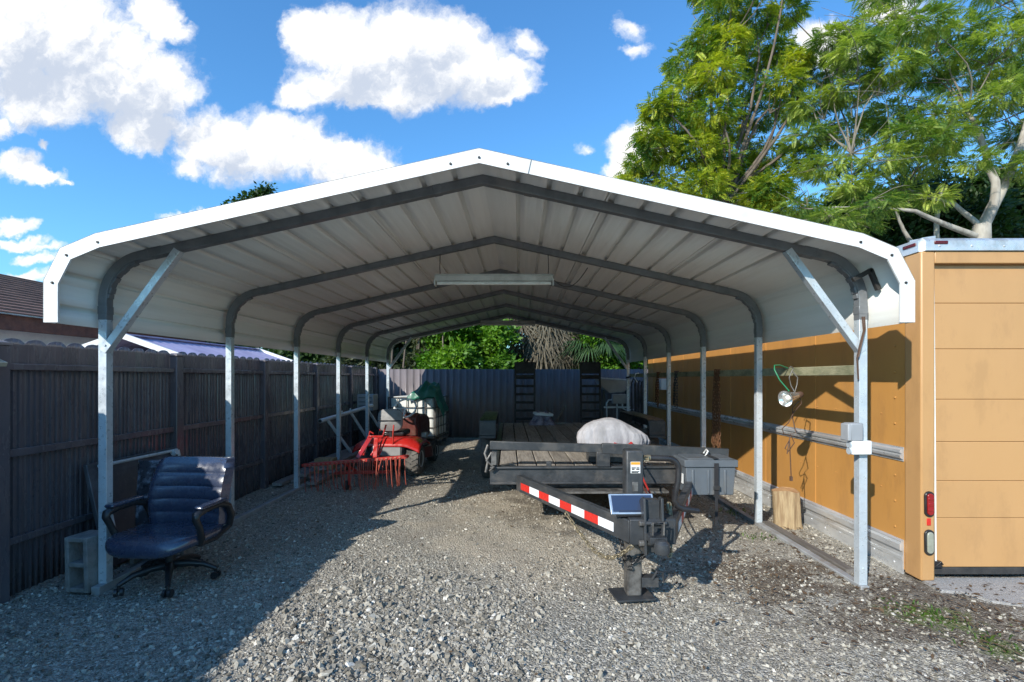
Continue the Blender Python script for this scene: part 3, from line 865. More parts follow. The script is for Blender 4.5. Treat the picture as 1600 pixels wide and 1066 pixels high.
# ------------------------------------------------------------------ box trailer on the right
XW, YC = 2.99, 3.64
bt = thing('box_trailer', 'ochre painted box trailer with aluminium rails and sectional rear door', 'trailer', (4.2, YC, 0))
YE = 11.42
b = MB()
b.bx(XW + .003, 5.45, 3.80, YE, .02, 2.46)
for k in range(7):   # side sheet joints
    yj = 4.95 + k * 1.0
    b.bx(XW - .0015, XW + .004, yj, yj + .035, .10, 2.45)
ob_ = b; b = MB()
for (yr, step, z0) in ((3.90, .142, .30), ):
    z = .33
    while z < 2.40:
        if not (.84 < z < .99):
            b.lathe([(.010, 0), (.009, .004), (.004, .006)], Matrix.Translation((XW - .000, yr, z)) @ Matrix.Rotation(-PI / 2, 4, 'Y'), 8)
        z += .205
for k in range(26):
    yr = 4.05 + k * .29
    for z in (1.22, .62, 2.38):
        b.lathe([(.007, 0), (.006, .003), (.003, .004)], Matrix.Translation((XW, yr, z)) @ Matrix.Rotation(-PI / 2, 4, 'Y'), 8)
ob_.raw(b.v, b.f); ob_.build('body', M['ochre'], bt, smooth=40)
# rear frame
b = MB()
b.bx(XW - .004, XW + .10, YC, 3.802, .0, 2.455)
b.build('corner_post', M['ochre_door'], bt, bevel=.012)
b = MB(); b.bx(XW + .1, 5.35, YC + .002, 3.802, 2.365, 2.455); b.build('header', M['ochre_door'], bt, bevel=.006)
b = MB(); b.bx(5.35, 5.455, YC, 3.802, 0, 2.455); b.build('corner_post', M['ochre_door'], bt, bevel=.012)
b = MB()
zs = [.085, .455, .735, 1.03, 1.35, 1.73, 2.075, 2.365]
for z0, z1 in zip(zs[:-1], zs[1:]):
    b.bx(XW + .112, 5.34, YC + .052, 3.77, z0 + .0016, z1 - .0016)
dr = b.build('rear_door', M['ochre_door'], bt, bevel=.004)
b = MB(); b.bx(XW + .104, 5.345, YC + .062, 3.76, .07, 2.36); b.build('door_backing', M['ochre'], dr)
b = MB(); b.bx(XW + .104, 5.345, YC + .05, 3.78, .03, .082); b.build('door_seal', M['rubber'], dr, bevel=.004)
b = MB()
b.tube([(XW + .115, YC + .035, 2.30), (XW + .122, YC + .032, 1.3), (XW + .132, YC + .034, .16), (XW + .135, YC + .036, .12)], .006, 6)
b.build('pull_cord', M['sticker'], dr)
b = MB(); b.bx(XW + .108, XW + .165, YC + .015, YC + .05, .095, .14); b.tube([(XW + .115, YC + .01, .11), (XW + .14, YC - .005, .145), (XW + .165, YC + .01, .12)], .006, 6)
b.build('latch', M['black_plastic'], dr, bevel=.003)
# top rail
b = MB()
b.prism([(XW - .012, 2.455), (XW - .012, 2.535), (XW + .02, 2.56), (XW + .12, 2.575), (XW + .12, 2.455)], 3.66, YE, 'y')
b.prism([(YC - .014, 2.457), (YC - .014, 2.53), (YC + .02, 2.556), (YC + .14, 2.572), (YC + .14, 2.457)], XW + .02, 5.46, 'x')
b.bx(XW + .1, 5.45, 3.76, YE, 2.52, 2.572)
for k in range(9):
    b.lathe([(.009, 0), (.008, .004), (.004, .006)], Matrix.Translation((XW + .12 + k * .24, YC - .014, 2.49)) @ Matrix.Rotation(PI / 2, 4, 'X'), 8)
b.build('top_rail', M['alu'], bt, smooth=40)
for (xx, yv, d) in ((XW - .016, 3.74, (.010, .12, .026)), (XW + .13, YC - .016, (.10, .010, .026))):
    b = MB(); b.box((xx, yv, 2.515), d); b.build('marker_light', M['marker_red'], bt, bevel=.005)
# E-track rail at mid height
def rail(z0, z1, prof_, ya, yb, name):
    b = MB(); b.prism([(XW - p, z0 + (z1 - z0) * q) for p, q in prof_] , ya, yb, 'y')
    return b.build(name, M['alu'], bt, smooth=25)
rail(.862, .972, [(-.001, 0), (.006, 0), (.006, .14), (.030, .24), (.034, .42), (.018, .50), (.018, .56), (.034, .64), (.030, .80), (.006, .88), (.006, 1), (-.001, 1)], 3.81, YE - .05, 'wall_rail')
b = MB(); b.prism([(XW - p, .25 * q) for p, q in [(-.001, -.1), (.010, -.1), (.010, .34), (.016, .38), (.016, .46), (.010, .5), (.010, .64), (.032, .68), (.034, .86), (.022, .92), (.022, .96), (.006, 1), (-.001, 1)]], 3.81, YE - .05, 'y')
for k in range(34):
    b.lathe([(.010, 0), (.009, .004), (.004, .006)], Matrix.Translation((XW - .0095, 3.9 + k * .22, .05 + .025 * (k % 2))) @ Matrix.Rotation(-PI / 2, 4, 'Y'), 8)
b.build('lower_rail', M['alu'], bt, smooth=25)
# tail lamps on the corner post
def oval(cx_, cz_, rx_, rz_, n=22):
    pts = []
    for k in range(n):
        a = 2 * PI * k / n
        x_ = rx_ * max(-1, min(1, 1.0 * math.cos(a))); z_ = (rz_ - rx_) * (1 if math.sin(a) > 0 else -1) + rx_ * math.sin(a)
        pts.append((cx_ + x_, cz_ + z_))
    return pts
for cz_, ml, nm in ((.575, 'red_lens', 'tail_light'), (.29, 'clear_lens', 'reverse_light')):
    b = MB(); b.prism(oval(XW + .050, cz_, .036, .095), YC - .014, YC + .01, 'y')
    o = b.build('lamp_rim', M['black_plastic'], bt, bevel=.004)
    b = MB(); b.prism(oval(XW + .050, cz_, .024, .080), YC - .024, YC - .005, 'y')
    if nm == 'tail_light':
        for q in (-1, 0, 1):
            b.bx(XW + .03, XW + .07, YC - .027, YC - .02, cz_ + q * .04 - .012, cz_ + q * .04 + .012)
    b.build(nm, M[ml], bt, bevel=.006)
b = MB(); b.bx(XW + .036, XW + .064, YC - .006, YC + .01, .415, .468); b.build('reflector', M['tape_red'], bt, bevel=.002)
# roof of trailer body handled by top rail sheet

# hanging board and what hangs on it
b = MB(); b.bx(2.503, 2.543, 3.60, 11.3, 1.532, 1.607)
tag(b.build('hanging_board', M['board'], bevel=.004), 'long mossy timber board fixed along the outer side of the right carport posts', 'board')

def chain(mb, pts, pitch=.042, rw=.013, wire=.0045, n=6, m=10):
    """alternating oval links laid along a polyline"""
    pts = [Vector(p) for p in pts]
    seg = [(pts[i + 1] - pts[i]).length for i in range(len(pts) - 1)]
    tot = sum(seg); cnt = max(2, int(tot / pitch)); k0 = random.random()
    for k in range(cnt):
        s_ = (k + .5) * tot / cnt; i = 0
        while i < len(seg) - 1 and s_ > seg[i]: s_ -= seg[i]; i += 1
        p = pts[i].lerp(pts[i + 1], s_ / seg[i]); t = (pts[i + 1] - pts[i]).normalized()
        a = t.orthogonal().normalized(); bb = t.cross(a)
        th = (k % 2) * PI / 2 + k0 + random.uniform(-.25, .25)
        sd = a * math.cos(th) + bb * math.sin(th)
        L = pitch * .72
        ring = []
        for q in range(m):
            w_ = 2 * PI * q / m
            ring.append(p + t * ((L - rw) * (1 if math.cos(w_) > 0 else -1) * (abs(math.cos(w_)) > .3) + rw * math.cos(w_)) + sd * (rw * math.sin(w_)))
        mb.tube(ring, wire, n, closed=True)
def hanging_chain(x, y, ztop, zbot, strands, label, rust='rust', spread=.03):
    b = MB()
    for k in range(strands):
        dx = random.uniform(-.02, .02); dy = (k - (strands - 1) / 2) * spread
        zb = zbot + random.uniform(0, .08) if k else zbot
        pts = [(x, y + dy * .6, ztop), (x - .01 + dx, y + dy, ztop * .6 + zb * .4), (x - .015 + dx, y + dy * 1.2, zb)]
        chain(b, pts)
    b.cyl((2.52, y, ztop + .008), (x - .03, y, ztop + .008), .006, n=8)
    tag(b.build('hanging_chain', M[rust], smooth=60, normals=False), label, 'chain', 'chains hanging from the side board')
hanging_chain(2.475, 6.15, 1.61, .62, 6, 'thick rusty brown chain bundle hanging behind the second right post')
hanging_chain(2.475, 7.75, 1.61, 1.05, 3, 'thin dark chain hanging from the board at middle distance', 'dark_chain')
hanging_chain(2.475, 8.75, 1.61, 1.0, 4, 'far rusty chain hanging near the end of the board')

# clamp lamp
cl_ = thing('clamp_lamp', 'silver clamp work lamp hanging from a green hook with dangling brown cord', 'lamp', (2.45, 4.40, 1.36))
ax = Vector((-.93, -.34, -.20)).normalized()
rot = Vector((0, 0, 1)).rotation_difference(ax).to_matrix().to_4x4()
cpt = Vector((2.43, 4.36, 1.345))
b = MB(); b.lathe([(.030, -.05), (.036, -.03), (.040, 0), (.055, .04), (.068, .085), (.074, .09), (.070, .088), (.052, .042), (.034, .01), (.0, .0)], Matrix.Translation(cpt) @ rot, 24)
b.build('reflector_shade', M['lamp_alu'], cl_, smooth=60)
b = MB(); b.lathe([(.004, .0), (.02, .02), (.028, .05), (.02, .072), (.004, .08)], Matrix.Translation(cpt) @ rot, 16); b.build('bulb', M['tube_white'], cl_, smooth=60)
b = MB(); b.lathe([(.022, -.11), (.028, -.10), (.028, -.05), (.02, -.045)], Matrix.Translation(cpt) @ rot, 16); b.build('socket', M['cord_brown'], cl_, smooth=60)
b = MB()
b.tube([cpt + Vector((.02, 0, .04)), cpt + Vector((-.015, 0, .10)), cpt + Vector((-.03, .0, .17)), cpt + Vector((.0, .01, .23)), cpt + Vector((.015, .01, .25)), cpt + Vector((-.01, .01, .27)), cpt + Vector((-.03, .01, .25))], .005, 8)
b.tube([cpt + Vector((.02, 0, .04)), cpt + Vector((.04, 0, .11)), cpt + Vector((.045, .0, .17)), cpt + Vector((.0, .012, .23))], .005, 8)
b.build('clamp', M['worn_steel'], cl_, smooth=60)
b = MB()
b.tube([cpt + Vector((-.02, .02, .05)), cpt + Vector((-.10, .03, .15)), cpt + Vector((-.135, .05, .24)), cpt + Vector((-.12, .08, .28)), cpt + Vector((-.05, .12, .285)), (2.505, 4.56, 1.60)], .006, 8)
b.build('hook', M['cord_green'], cl_, smooth=60)
b = MB()
p0 = cpt + Vector((.09, .05, .0))
b.tube([p0, p0 + Vector((.02, 0, -.06)), p0 + Vector((-.05, .0, -.14)), p0 + Vector((-.10, 0, -.24)), p0 + Vector((-.15, .01, -.29)), p0 + Vector((-.13, .02, -.34)), p0 + Vector((-.07, .01, -.35)), p0 + Vector((-.04, .01, -.42)), p0 + Vector((-.09, .02, -.50)), p0 + Vector((-.12, .02, -.47)), p0 + Vector((-.09, .0, -.39)), p0 + Vector((-.08, 0, -.6)), p0 + Vector((-.075, 0, -.72))], .0045, 6)
b.tube([p0 + Vector((-.0, .0, -.04)), p0 + Vector((-.05, .02, -.1)), p0 + Vector((-.05, .02, -.2)), p0 + Vector((-.02, .02, -.33)), p0 + Vector((-.07, .02, -.34)), p0 + Vector((-.10, .02, -.52))], .0045, 6)
b.box(p0 + Vector((-.075, 0, -.74)), (.02, .02, .04))
b.build('cord', M['cord_brown'], cl_, smooth=60)

# outlet box on the right front post
ob = thing('outlet_box', 'white weatherproof outlet box clamped to the right front post', 'outlet box', (2.40, 3.50, .96))
b = MB(); b.bx(2.345, 2.440, 3.47, 3.56, 1.06, 1.19); b.build('enclosure', M['grey_plastic'], ob, bevel=.01)
b = MB(); b.bx(2.325, 2.350, 3.465, 3.55, 1.065, 1.185); b.build('cover_plate', M['sheet_grey'], ob, bevel=.006)
b = MB(); b.bx(2.36, 2.50, 3.47, 3.518, .965, 1.065); b.build('junction_box', M['white_plastic'], ob, bevel=.008)
b = MB(); b.cyl((2.35, 3.50, 1.035), (2.37, 3.50, 1.035), .025); b.cyl((2.35, 3.50, .99), (2.37, 3.50, .99), .025); b.build('socket', M['galv'], ob)
wr = MB()
wr.tube([(2.458, 3.510, 1.95), (2.462, 3.505, 1.85), (2.43, 3.50, 1.74), (2.415, 3.505, 1.65), (2.430, 3.513, 1.5)], .006, 6)
wr.tube([(2.470, 3.508, 1.95), (2.472, 3.503, 1.86), (2.445, 3.498, 1.76), (2.425, 3.503, 1.66)], .005, 6)
tag(wr.build('loose_wires', M['cord_brown'], smooth=60), 'loose brown wires taped beside the top of the right front post', 'wires')
b = MB(); b.box((2.60, 3.62, 2.21), (.018, .03, .17), rot=(0, .55, 0)); b.box((2.475, 3.62, 2.225), (.16, .03, .018), rot=(0, .38, 0))
hb = MB(); hb.beam((2.34, 3.44, 2.20), (2.47, 3.44, 2.27), .03, .03, up=(0, 1, 0)); hb.beam((2.46, 3.44, 2.275), (2.52, 3.44, 2.13), .03, .03, up=(0, 1, 0))
tag(hb.build('angle_bracket', M['screw'], bevel=.003), 'rusty dark angle bracket under the right front corner of the roof', 'bracket')

# log stump
lg = thing('log', 'short upright split log standing on gravel beside the ochre trailer', 'log', (2.745, 5.0, 0), .3)
b = MB()
def logf(u, v):
    a = 2 * PI * u
    r_ = .125 + .010 * math.sin(3 * a + 1) + .006 * math.sin(7 * a) + (.012 if v < .05 else 0)
    if math.cos(a + 1.9) > .55: r_ *= .55 / math.cos(a + 1.9) * .96 + .04
    return (r_ * math.cos(a) - .03 * v, r_ * math.sin(a), -.02 + .385 * v + (.012 * math.sin(a * 2) if v > .9 else 0))
b.grid(36, 7, logf, closed_u=True)
b.build('bark', M['log_side'], lg, world=False, smooth=50)
b = MB(); top = [logf(i / 36, 1) for i in range(36)]; b.raw([(x * .985, y * .985, z - .002) for x, y, z in top], [tuple(range(36))]); b.build('cut_end', M['log_end'], lg, world=False, smooth=0)

# ------------------------------------------------------------------ house and shed behind the left fence
hs = thing('house', 'white neighbour house with brown tiled roof beyond the left fence', 'house', (-10.5, 6, 0))
b = MB(); b.bx(-13.2, -8.45, -4, 12.0, -.05, 2.55); b.build('wall', M['stucco'], hs)
zE, zR, xE, xR = 2.46, 3.75, -8.0, -11.2
mb = MB()
nrow = 17
for side in (0, 1):
    for k in range(nrow):
        t0, t1 = k / nrow, (k + 1) / nrow
        f = lambda t, up: ((xE + (xR - xE) * t) if side == 0 else (2 * xR - xE - (xR - xE) * t), zE + (zR - zE) * t + up)
        a, b_ = f(t0, .045), f(t1, .012)
        c = f(t0, .0)
        mb.raw([(a[0], -4.4, a[1]), (b_[0], -4.4, b_[1]), (b_[0], 12.4, b_[1]), (a[0], 12.4, a[1]), (c[0], -4.4, c[1]), (c[0], 12.4, c[1])], [(0, 1, 2, 3), (0, 3, 5, 4)])
mb.build('roof', M['roof_tile'], hs, smooth=0, normals=False)
b = MB(); b.prism([(xE, zE - .01), (xR, zR - .01), (2 * xR - xE, zE - .01), (2 * xR - xE, zE - .12), (xE, zE - .12)], -4.3, 12.3, 'y'); b.build('soffit', M['stucco'], hs)
b = MB(); b.bx(xE - .02, xE + .03, -4.4, 12.42, zE - .20, zE + .03); b.build('fascia', M['fascia'], hs, bevel=.006)
b = MB(); b.bx(xE - .12, xE + .10, -4.4, 12.42, zE + .04, zE + .055); b.build('drip_edge', M['alu'], hs)

sh = thing('shed', 'low garden shed with lavender sheet roof painted with leaf shadows behind the left fence', 'shed', (-5.2, 8, 0))
b = MB(); b.bx(-5.95, -4.45, 6.5, 9.6, -.05, 1.70); b.build('wall', M['stucco'], sh)
b = MB()
for sg in (-1, 1):
    vs = []
    nn_ = 40
    for i in range(nn_ + 1):
        y = 6.40 + 3.3 * i / nn_
        for t in (0, 1):
            vs.append((-5.2 + sg * .95 * t, y, 2.06 - .34 * t + .012 * (i % 2)))
    b.raw(vs, [(2 * i, 2 * i + 1, 2 * i + 3, 2 * i + 2) for i in range(nn_)])
b.build('roof', M['lavender'], sh, smooth=0, solid=.01, normals=False)
b = MB()
for sg in (-1, 1):
    for y in (6.37, 9.72):
        b = MB(); b.beam((-5.2, y, 2.075), (-5.2 + sg * .99, y, 1.725), .05, .07); b.build('barge_board', M['trim_white'], sh)
pass
b = MB(); b.beam((-5.2, 6.36, 2.085), (-5.2, 9.73, 2.085), .10, .02); b.build('ridge_cap', M['lavender'], sh)
# ------------------------------------------------------------------ flatbed trailer
TX, TY, TR = .84, 3.50, R(1.3)
fb = thing('flatbed_trailer', 'black flatbed utility trailer with plank deck and striped tongue under the carport', 'trailer', (TX, TY, 0), TR)
L = dict(world=False)
DK = .635   # deck top
b = MB()
for s in (-1, 1):
    b.bx(s * 1.06 - .035, s * 1.06 + .035, 1.30, 6.2, .49, .632)
    b.bx(s * .55 - .03, s * .55 + .03, 1.30, 6.2, .46, .58)
for y in (2.0, 2.9, 3.8, 4.7, 5.6, 6.18):
    b.bx(-1.02, 1.02, y - .025, y + .025, .50, .60)
b.build('chassis', M['black_steel'], fb, bevel=.005, **L)
b = MB()   # front C channel
b.bx(-1.10, 1.10, 1.262, 1.30, .485, .655)
b.bx(-1.10, 1.10, 1.235, 1.262, .635, .655); b.bx(-1.10, 1.10, 1.235, 1.262, .485, .505)
b.bx(-1.10, 1.10, 1.30, 1.36, .470, .484)
b.build('front_channel', M['black_steel'], fb, bevel=.004, **L)
b = MB()   # tread plate step below the front channel
b.bx(-.70, .62, 1.18, 1.38, .405, .425); b.bx(-.70, .62, 1.40, 1.43, .36, .46)
for k in range(14): b.box((-.64 + k * .09, 1.27, .426), (.05, .012, .004), rot=(0, 0, .6 * (-1) ** k))
b.build('step_plate', M['worn_steel'], fb, bevel=.003, **L)
# plank deck
b = MB()
x = -1.015
while x < 1.0:
    w_ = .188
    z_ = random.uniform(-.004, .004); y0 = 1.315 + random.uniform(0, .015)
    b.box((x + w_ / 2, (y0 + 6.15) / 2, DK - .02 + z_), (w_ - .012, 6.15 - y0, .036), rot=(0, random.uniform(-.012, .012), 0))
    x += w_ + .0032
b.build('deck', M['plank'], fb, bevel=.004, **L)
# head rail
b = MB()
b.beam((-1.10, 1.27, .862), (.05, 1.262, .826), .05, .082)
b.build('head_rail', M['black_steel'], fb, bevel=.006, **L)
b = MB()
b.beam((-.02, 1.235, .833), (1.19, 1.18, .783), .05, .10)
hr = b.build('head_rail', M['black_steel'], fb, bevel=.006, **L)
for q in ((-.07, .06, 1.215, 1.262, .656, .80), (-1.08, -1.03, 1.28, 1.33, .65, .83), (.98, 1.04, 1.20, 1.262, .656, .76), (-.55, -.50, 1.275, 1.31, .65, .70)):
    b = MB(); b.bx(*q); b.build('rail_stake', M['black_steel'], fb, bevel=.005, **L)
b = MB()   # tie down hardware at the left front corner
b.tube([(-1.12, 1.30, .86), (-1.15, 1.28, .78), (-1.12, 1.27, .70), (-1.14, 1.25, .60)], .014, 8)
b.tube([(-1.08, 1.22, .80), (-1.13, 1.21, .72), (-1.06, 1.21, .66), (-1.10, 1.22, .62)], .012, 8)
b.box((-1.06, 1.22, .74), (.05, .04, .12))
b.build('ratchet', M['worn_steel'], fb, bevel=.003, **L)
# A-frame tongue
for s in (-1, 1):
    b = MB()
    p, q = Vector((.02 + s * .84, 1.225, .506)), Vector((.02 + s * .13, -.29, .506))
    b.beam(p, q, .055, .15)
    o = b.build('tongue_beam', M['black_steel'], fb, bevel=.006, **L)
    d = (q - p); ln = d.length; d.normalize(); out_ = Vector((d.y, -d.x, 0)) * (1 if s < 0 else -1)
    if out_.x * s < 0: out_ = -out_
    n_ = 8
    for k in range(n_):
        a0 = .10 + (ln - .26) * k / n_; a1 = .10 + (ln - .26) * (k + 1) / n_
        t = MB()
        t.beam(p + d * a0 + out_ * .029 + Vector((0, 0, -.012)), p + d * a1 + out_ * .029 + Vector((0, 0, -.012)), .0025, .062)
        t.build('reflective_tape', M['tape_red' if k % 2 == 0 else 'tape_white'], o, smooth=0, **L)
# black dropped lip under the left beam (tape backing)
b = MB()
b.bx(-.13, .17, -.30, -.15, .420, .432); b.bx(-.13, .17, -.31, -.16, .58, .592)
b.bx(-.13, .17, -.318, -.30, .425, .59)
b.build('tongue_plate', M['black_steel'], fb, bevel=.005, **L)
# coupler: two gusset plates, channel and ball socket
b = MB()
for xx in (.0, .115):
    b.prism([(.22, .47), (-.08, .66), (-.13, .66), (-.16, .30), (.10, .30)], xx, xx + .016, 'x')
b.shift(-.045, -.20, .07); b.build('gusset', M['black_steel'], fb, bevel=.003, **L)
b = MB()
b.bx(.018, .113, -.10, -.02, .30, .64)
b.bx(.012, .119, -.24, -.10, .40, .44)
b.lathe([(.02, -.05), (.044, -.04), (.050, -.01), (.046, .02), (.028, .04), (.01, .045)], Matrix.Translation((.075, -.27, .395)), 18)
b.tube([(.03, -.20, .44), (.03, -.21, .52), (.10, -.21, .525), (.10, -.20, .44)], .009, 8)
b.cyl((-.02, -.13, .50), (.15, -.13, .50), .014); b.cyl((-.02, -.13, .37), (.15, -.13, .37), .014)
b.shift(-.045, -.20, .07); b.build('coupler', M['black_steel'], fb, bevel=.004, **L)
for z_ in (.50, .37):
    b = MB()
    for xx in (-.03, -.014): b.cyl((xx, -.13, z_), (xx + .018, -.13, z_), .021, n=6)
    b.shift(-.045, -.20, .07); b.build('bolt', M['worn_steel'], fb, bevel=.002, **L)
b = MB(); b.tube([(.03, -.232, .455), (.03, -.238, .535), (.10, -.238, .54), (.10, -.232, .455)], .006, 8)
b.shift(-.045, -.20, .07); b.build('latch_loop', M['worn_steel'], fb, **L)
# solar panel on the tongue box
b = MB(); b.bx(-.20, .02, -.27, -.165, .592, .64); b.build('battery_box', M['black_plastic'], fb, bevel=.01, **L)
b = MB(); rt = (R(50), 0, 0); b.box((-.095, -.225, .668), (.30, .145, .014), rot=rt); sp_ = b.build('solar_frame', M['blue_alu'], fb, bevel=.004, **L)
b = MB(); b.box((-.095, -.2295, .6715), (.27, .118, .012), rot=rt); b.build('solar_cell', M['solar'], sp_, smooth=0, **L)
# jack
JX, JY = -.055, -.095
b = MB(); b.bx(JX - .06, JX + .06, JY - .055, JY + .065, .47, 1.015); jk = b.build('jack_tube', M['black_steel'], fb, bevel=.012, **L)
b = MB(); b.bx(JX - .052, JX + .052, JY - .048, JY + .058, .012, .50); b.build('jack_leg', M['worn_steel'], fb, bevel=.012, **L)
b = MB(); b.box((JX - .01, JY, .008), (.27, .21, .014), rot=(0, 0, .12)); b.build('jack_foot', M['black_steel'], fb, bevel=.003, **L)
b = MB(); b.bx(JX + .05, JX + .165, JY - .05, JY + .02, .075, .14)
b.tube([(JX + .12, JY - .05, .13), (JX + .15, JY - .06, .19), (JX + .19, JY - .06, .18), (JX + .20, JY - .05, .11), (JX + .24, JY - .05, .15), (JX + .235, JY - .05, .165)], .009, 8)
b.build('jack_pin', M['black_steel'], fb, bevel=.004, **L)
b = MB(); b.bx(JX - .030, JX + .036, JY - .0575, JY - .054, .86, .938); st = b.build('warning_sticker', M['sticker'], jk, smooth=0, **L)
b = MB(); b.bx(JX - .028, JX + .034, JY - .0588, JY - .057, .918, .936); b.build('sticker_band', M['sticker_orange'], st, smooth=0, **L)
b = MB()
for zz, segs in ((.898, ((-.024, .006), (.010, .030))), (.888, ((-.022, -.004), (.008, .030))), (.872, ((-.024, .030),)), (.866, ((-.024, .022),))):
    for a, c in segs: b.bx(JX + a, JX + c, JY - .0588, JY - .057, zz - (.003 if zz < .88 else .005), zz + .002)
b.build('sticker_print', M['ink'], st, smooth=0, **L)
b = MB(); b.bx(JX - .018, JX + .022, JY - .0585, JY - .054, .735, .80); b.build('jack_plate', M['worn_steel'], jk, bevel=.003, **L)
b = MB(); b.bx(JX - .02, JX + .028, JY - .062, JY - .05, .665, .70); b.build('jack_slot_shade', M['ink'], jk, bevel=.01, **L)  # black block paints the shade inside the slot
# crank
b = MB()
z0 = .975
def arcp(c, r_, a0, a1, k=7):
    return [Vector((c[0] + r_ * math.cos(a0 + (a1 - a0) * i / k), JY, c[1] + r_ * math.sin(a0 + (a1 - a0) * i / k))) for i in range(k + 1)]
pts = [Vector((JX + .11, JY, .955))] + arcp((JX + .245, .875), .075, PI / 2, 0) + arcp((JX + .33 - .03, .66), .01, PI * .1, -.1, 2)[:0]
pts += [Vector((JX + .318, JY, .80)), Vector((JX + .300, JY, .72)), Vector((JX + .293, JY, .66))]
pts += [Vector((JX + .31, JY, .62)), Vector((JX + .35, JY, .60)), Vector((JX + .46, JY, .585))]
b.tube(pts, .021, 12)
b.build('crank_handle', M['black_plastic'], jk, **L)
b = MB(); b.cyl((JX + .05, JY, .955), (JX + .12, JY, .955), .021); b.tube([(JX + .062, JY - .02, .955), (JX + .075, JY - .032, .975), (JX + .10, JY - .03, .968), (JX + .10, JY - .03, .943), (JX + .075, JY - .03, .938)], .007, 8, closed=True)
b.build('crank_pin', M['brass_chain'], jk, **L)
# safety chains
def sag(p, q, drop, n=12):
    p, q = Vector(p), Vector(q)
    return [p.lerp(q, i / n) - Vector((0, 0, drop * math.sin(PI * i / n) * (1 - .25 * math.cos(PI * i / n)))) for i in range(n + 1)]
b = MB(); chain(b, sag((-.464, .39, .44), (-.12, -.325, .42), .17), .040, .013, .005); b.build('safety_chain', M['brass_chain'], fb, smooth=60, normals=False, **L)
b = MB(); chain(b, sag((-.14, -.05, .42), (JX - .03, JY - .07, .22), .07), .036, .012, .005); chain(b, [(JX - .05, JY - .06, .29), (JX - .01, JY - .075, .255), (JX + .04, JY - .07, .285), (JX + .09, JY - .02, .30)], .034, .012, .005)
b.build('safety_chain', M['dark_chain'], fb, smooth=60, normals=False, **L)
b = MB(); chain(b, sag((.17, -.18, .66), (.13, -.33, .42), .13), .040, .013, .005); chain(b, [(.17, -.18, .66), (.175, -.22, .48), (.14, -.28, .34), (.09, -.32, .40)], .040, .013, .005)
b.build('safety_chain', M['brass_chain'], fb, smooth=60, normals=False, **L)
b = MB()
b.tube(sag((.16, .2, .62), (.30, 1.2, .80), .05), .008, 6)
b.build('brake_cable', M['red_dull'], fb, smooth=60, **L)
b = MB()
b.tube(sag((.10, .10, .62), (.22, -.02, .50), .03) + sag((.22, -.02, .50), (.25, .9, .62), .04), .006, 6)
b.tube(sag((.28, 1.1, .66), (.36, 1.24, .80), .06), .006, 6)
b.build('wiring', M['maroon'], fb, smooth=60, **L)
# fenders and wheels
for s in (-1, 1):
    b = MB()
    xo, xi = s * 1.335, s * 1.10
    x0, x1 = min(xo, xi), max(xo, xi)
    b.prism([(3.50, .68), (3.56, .90), (3.66, .915), (5.30, .915), (5.40, .90), (5.46, .68), (5.44, .68), (5.38, .89), (5.30, .90), (3.66, .90), (3.575, .888), (3.52, .68)], x0, x1, 'x')
    b.bx(x0 if s < 0 else x1 - .012, x0 + .012 if s < 0 else x1, 3.60, 5.36, .74, .905)
    b.bx(x0, x1, 3.47, 3.50, .655, .69); b.bx(x0, x1, 3.497, 3.52, .69, .885)
    b.build('fender', M['black_steel'], fb, bevel=.004, **L)
    for yw in (4.05, 4.90):
        tp = [(.20, -.10), (.30, -.115), (.345, -.11), (.368, -.085), (.372, 0), (.368, .085), (.345, .11), (.30, .115), (.20, .10)]
        mt = Matrix.Translation((s * 1.215, yw, .362)) @ Matrix.Rotation(PI / 2, 4, 'Y')
        b = MB(); b.lathe(tp, mt, 32); wh = b.build('tyre', M['rubber_dusty'], fb, smooth=40, **L)
        b = MB(); b.lathe([(.03, -.09), (.12, -.10), (.19, -.112), (.215, -.118), (.215, .118), (.19, .112), (.12, .10), (.03, .09)], mt, 24); b.build('rim', M['rim'], wh, smooth=40, **L)
# standing ramps at the rear
for xx in (-.835 + .05, .465 + .07):
    b = MB()
    y = 6.30
    for e in (0, .385): b.beam((xx + e, y, .56), (xx + e, y + .06, 1.83), .035, .05, up=(0, 1, 0))
    for k in range(6):
        z_ = .70 + k * .163
        b.box((xx + .1925, y + .012 + .05 * (z_ - .56) / 1.27, z_), (.36, .05, .045), rot=(.12, 0, 0))
    b.bx(xx, xx + .385, y + .045, y + .07, 1.60, 1.835); b.bx(xx + .01, xx + .375, y + .042, y + .06, 1.535, 1.575)
    b.build('ramp', M['ramp_black'], fb, bevel=.004, **L)

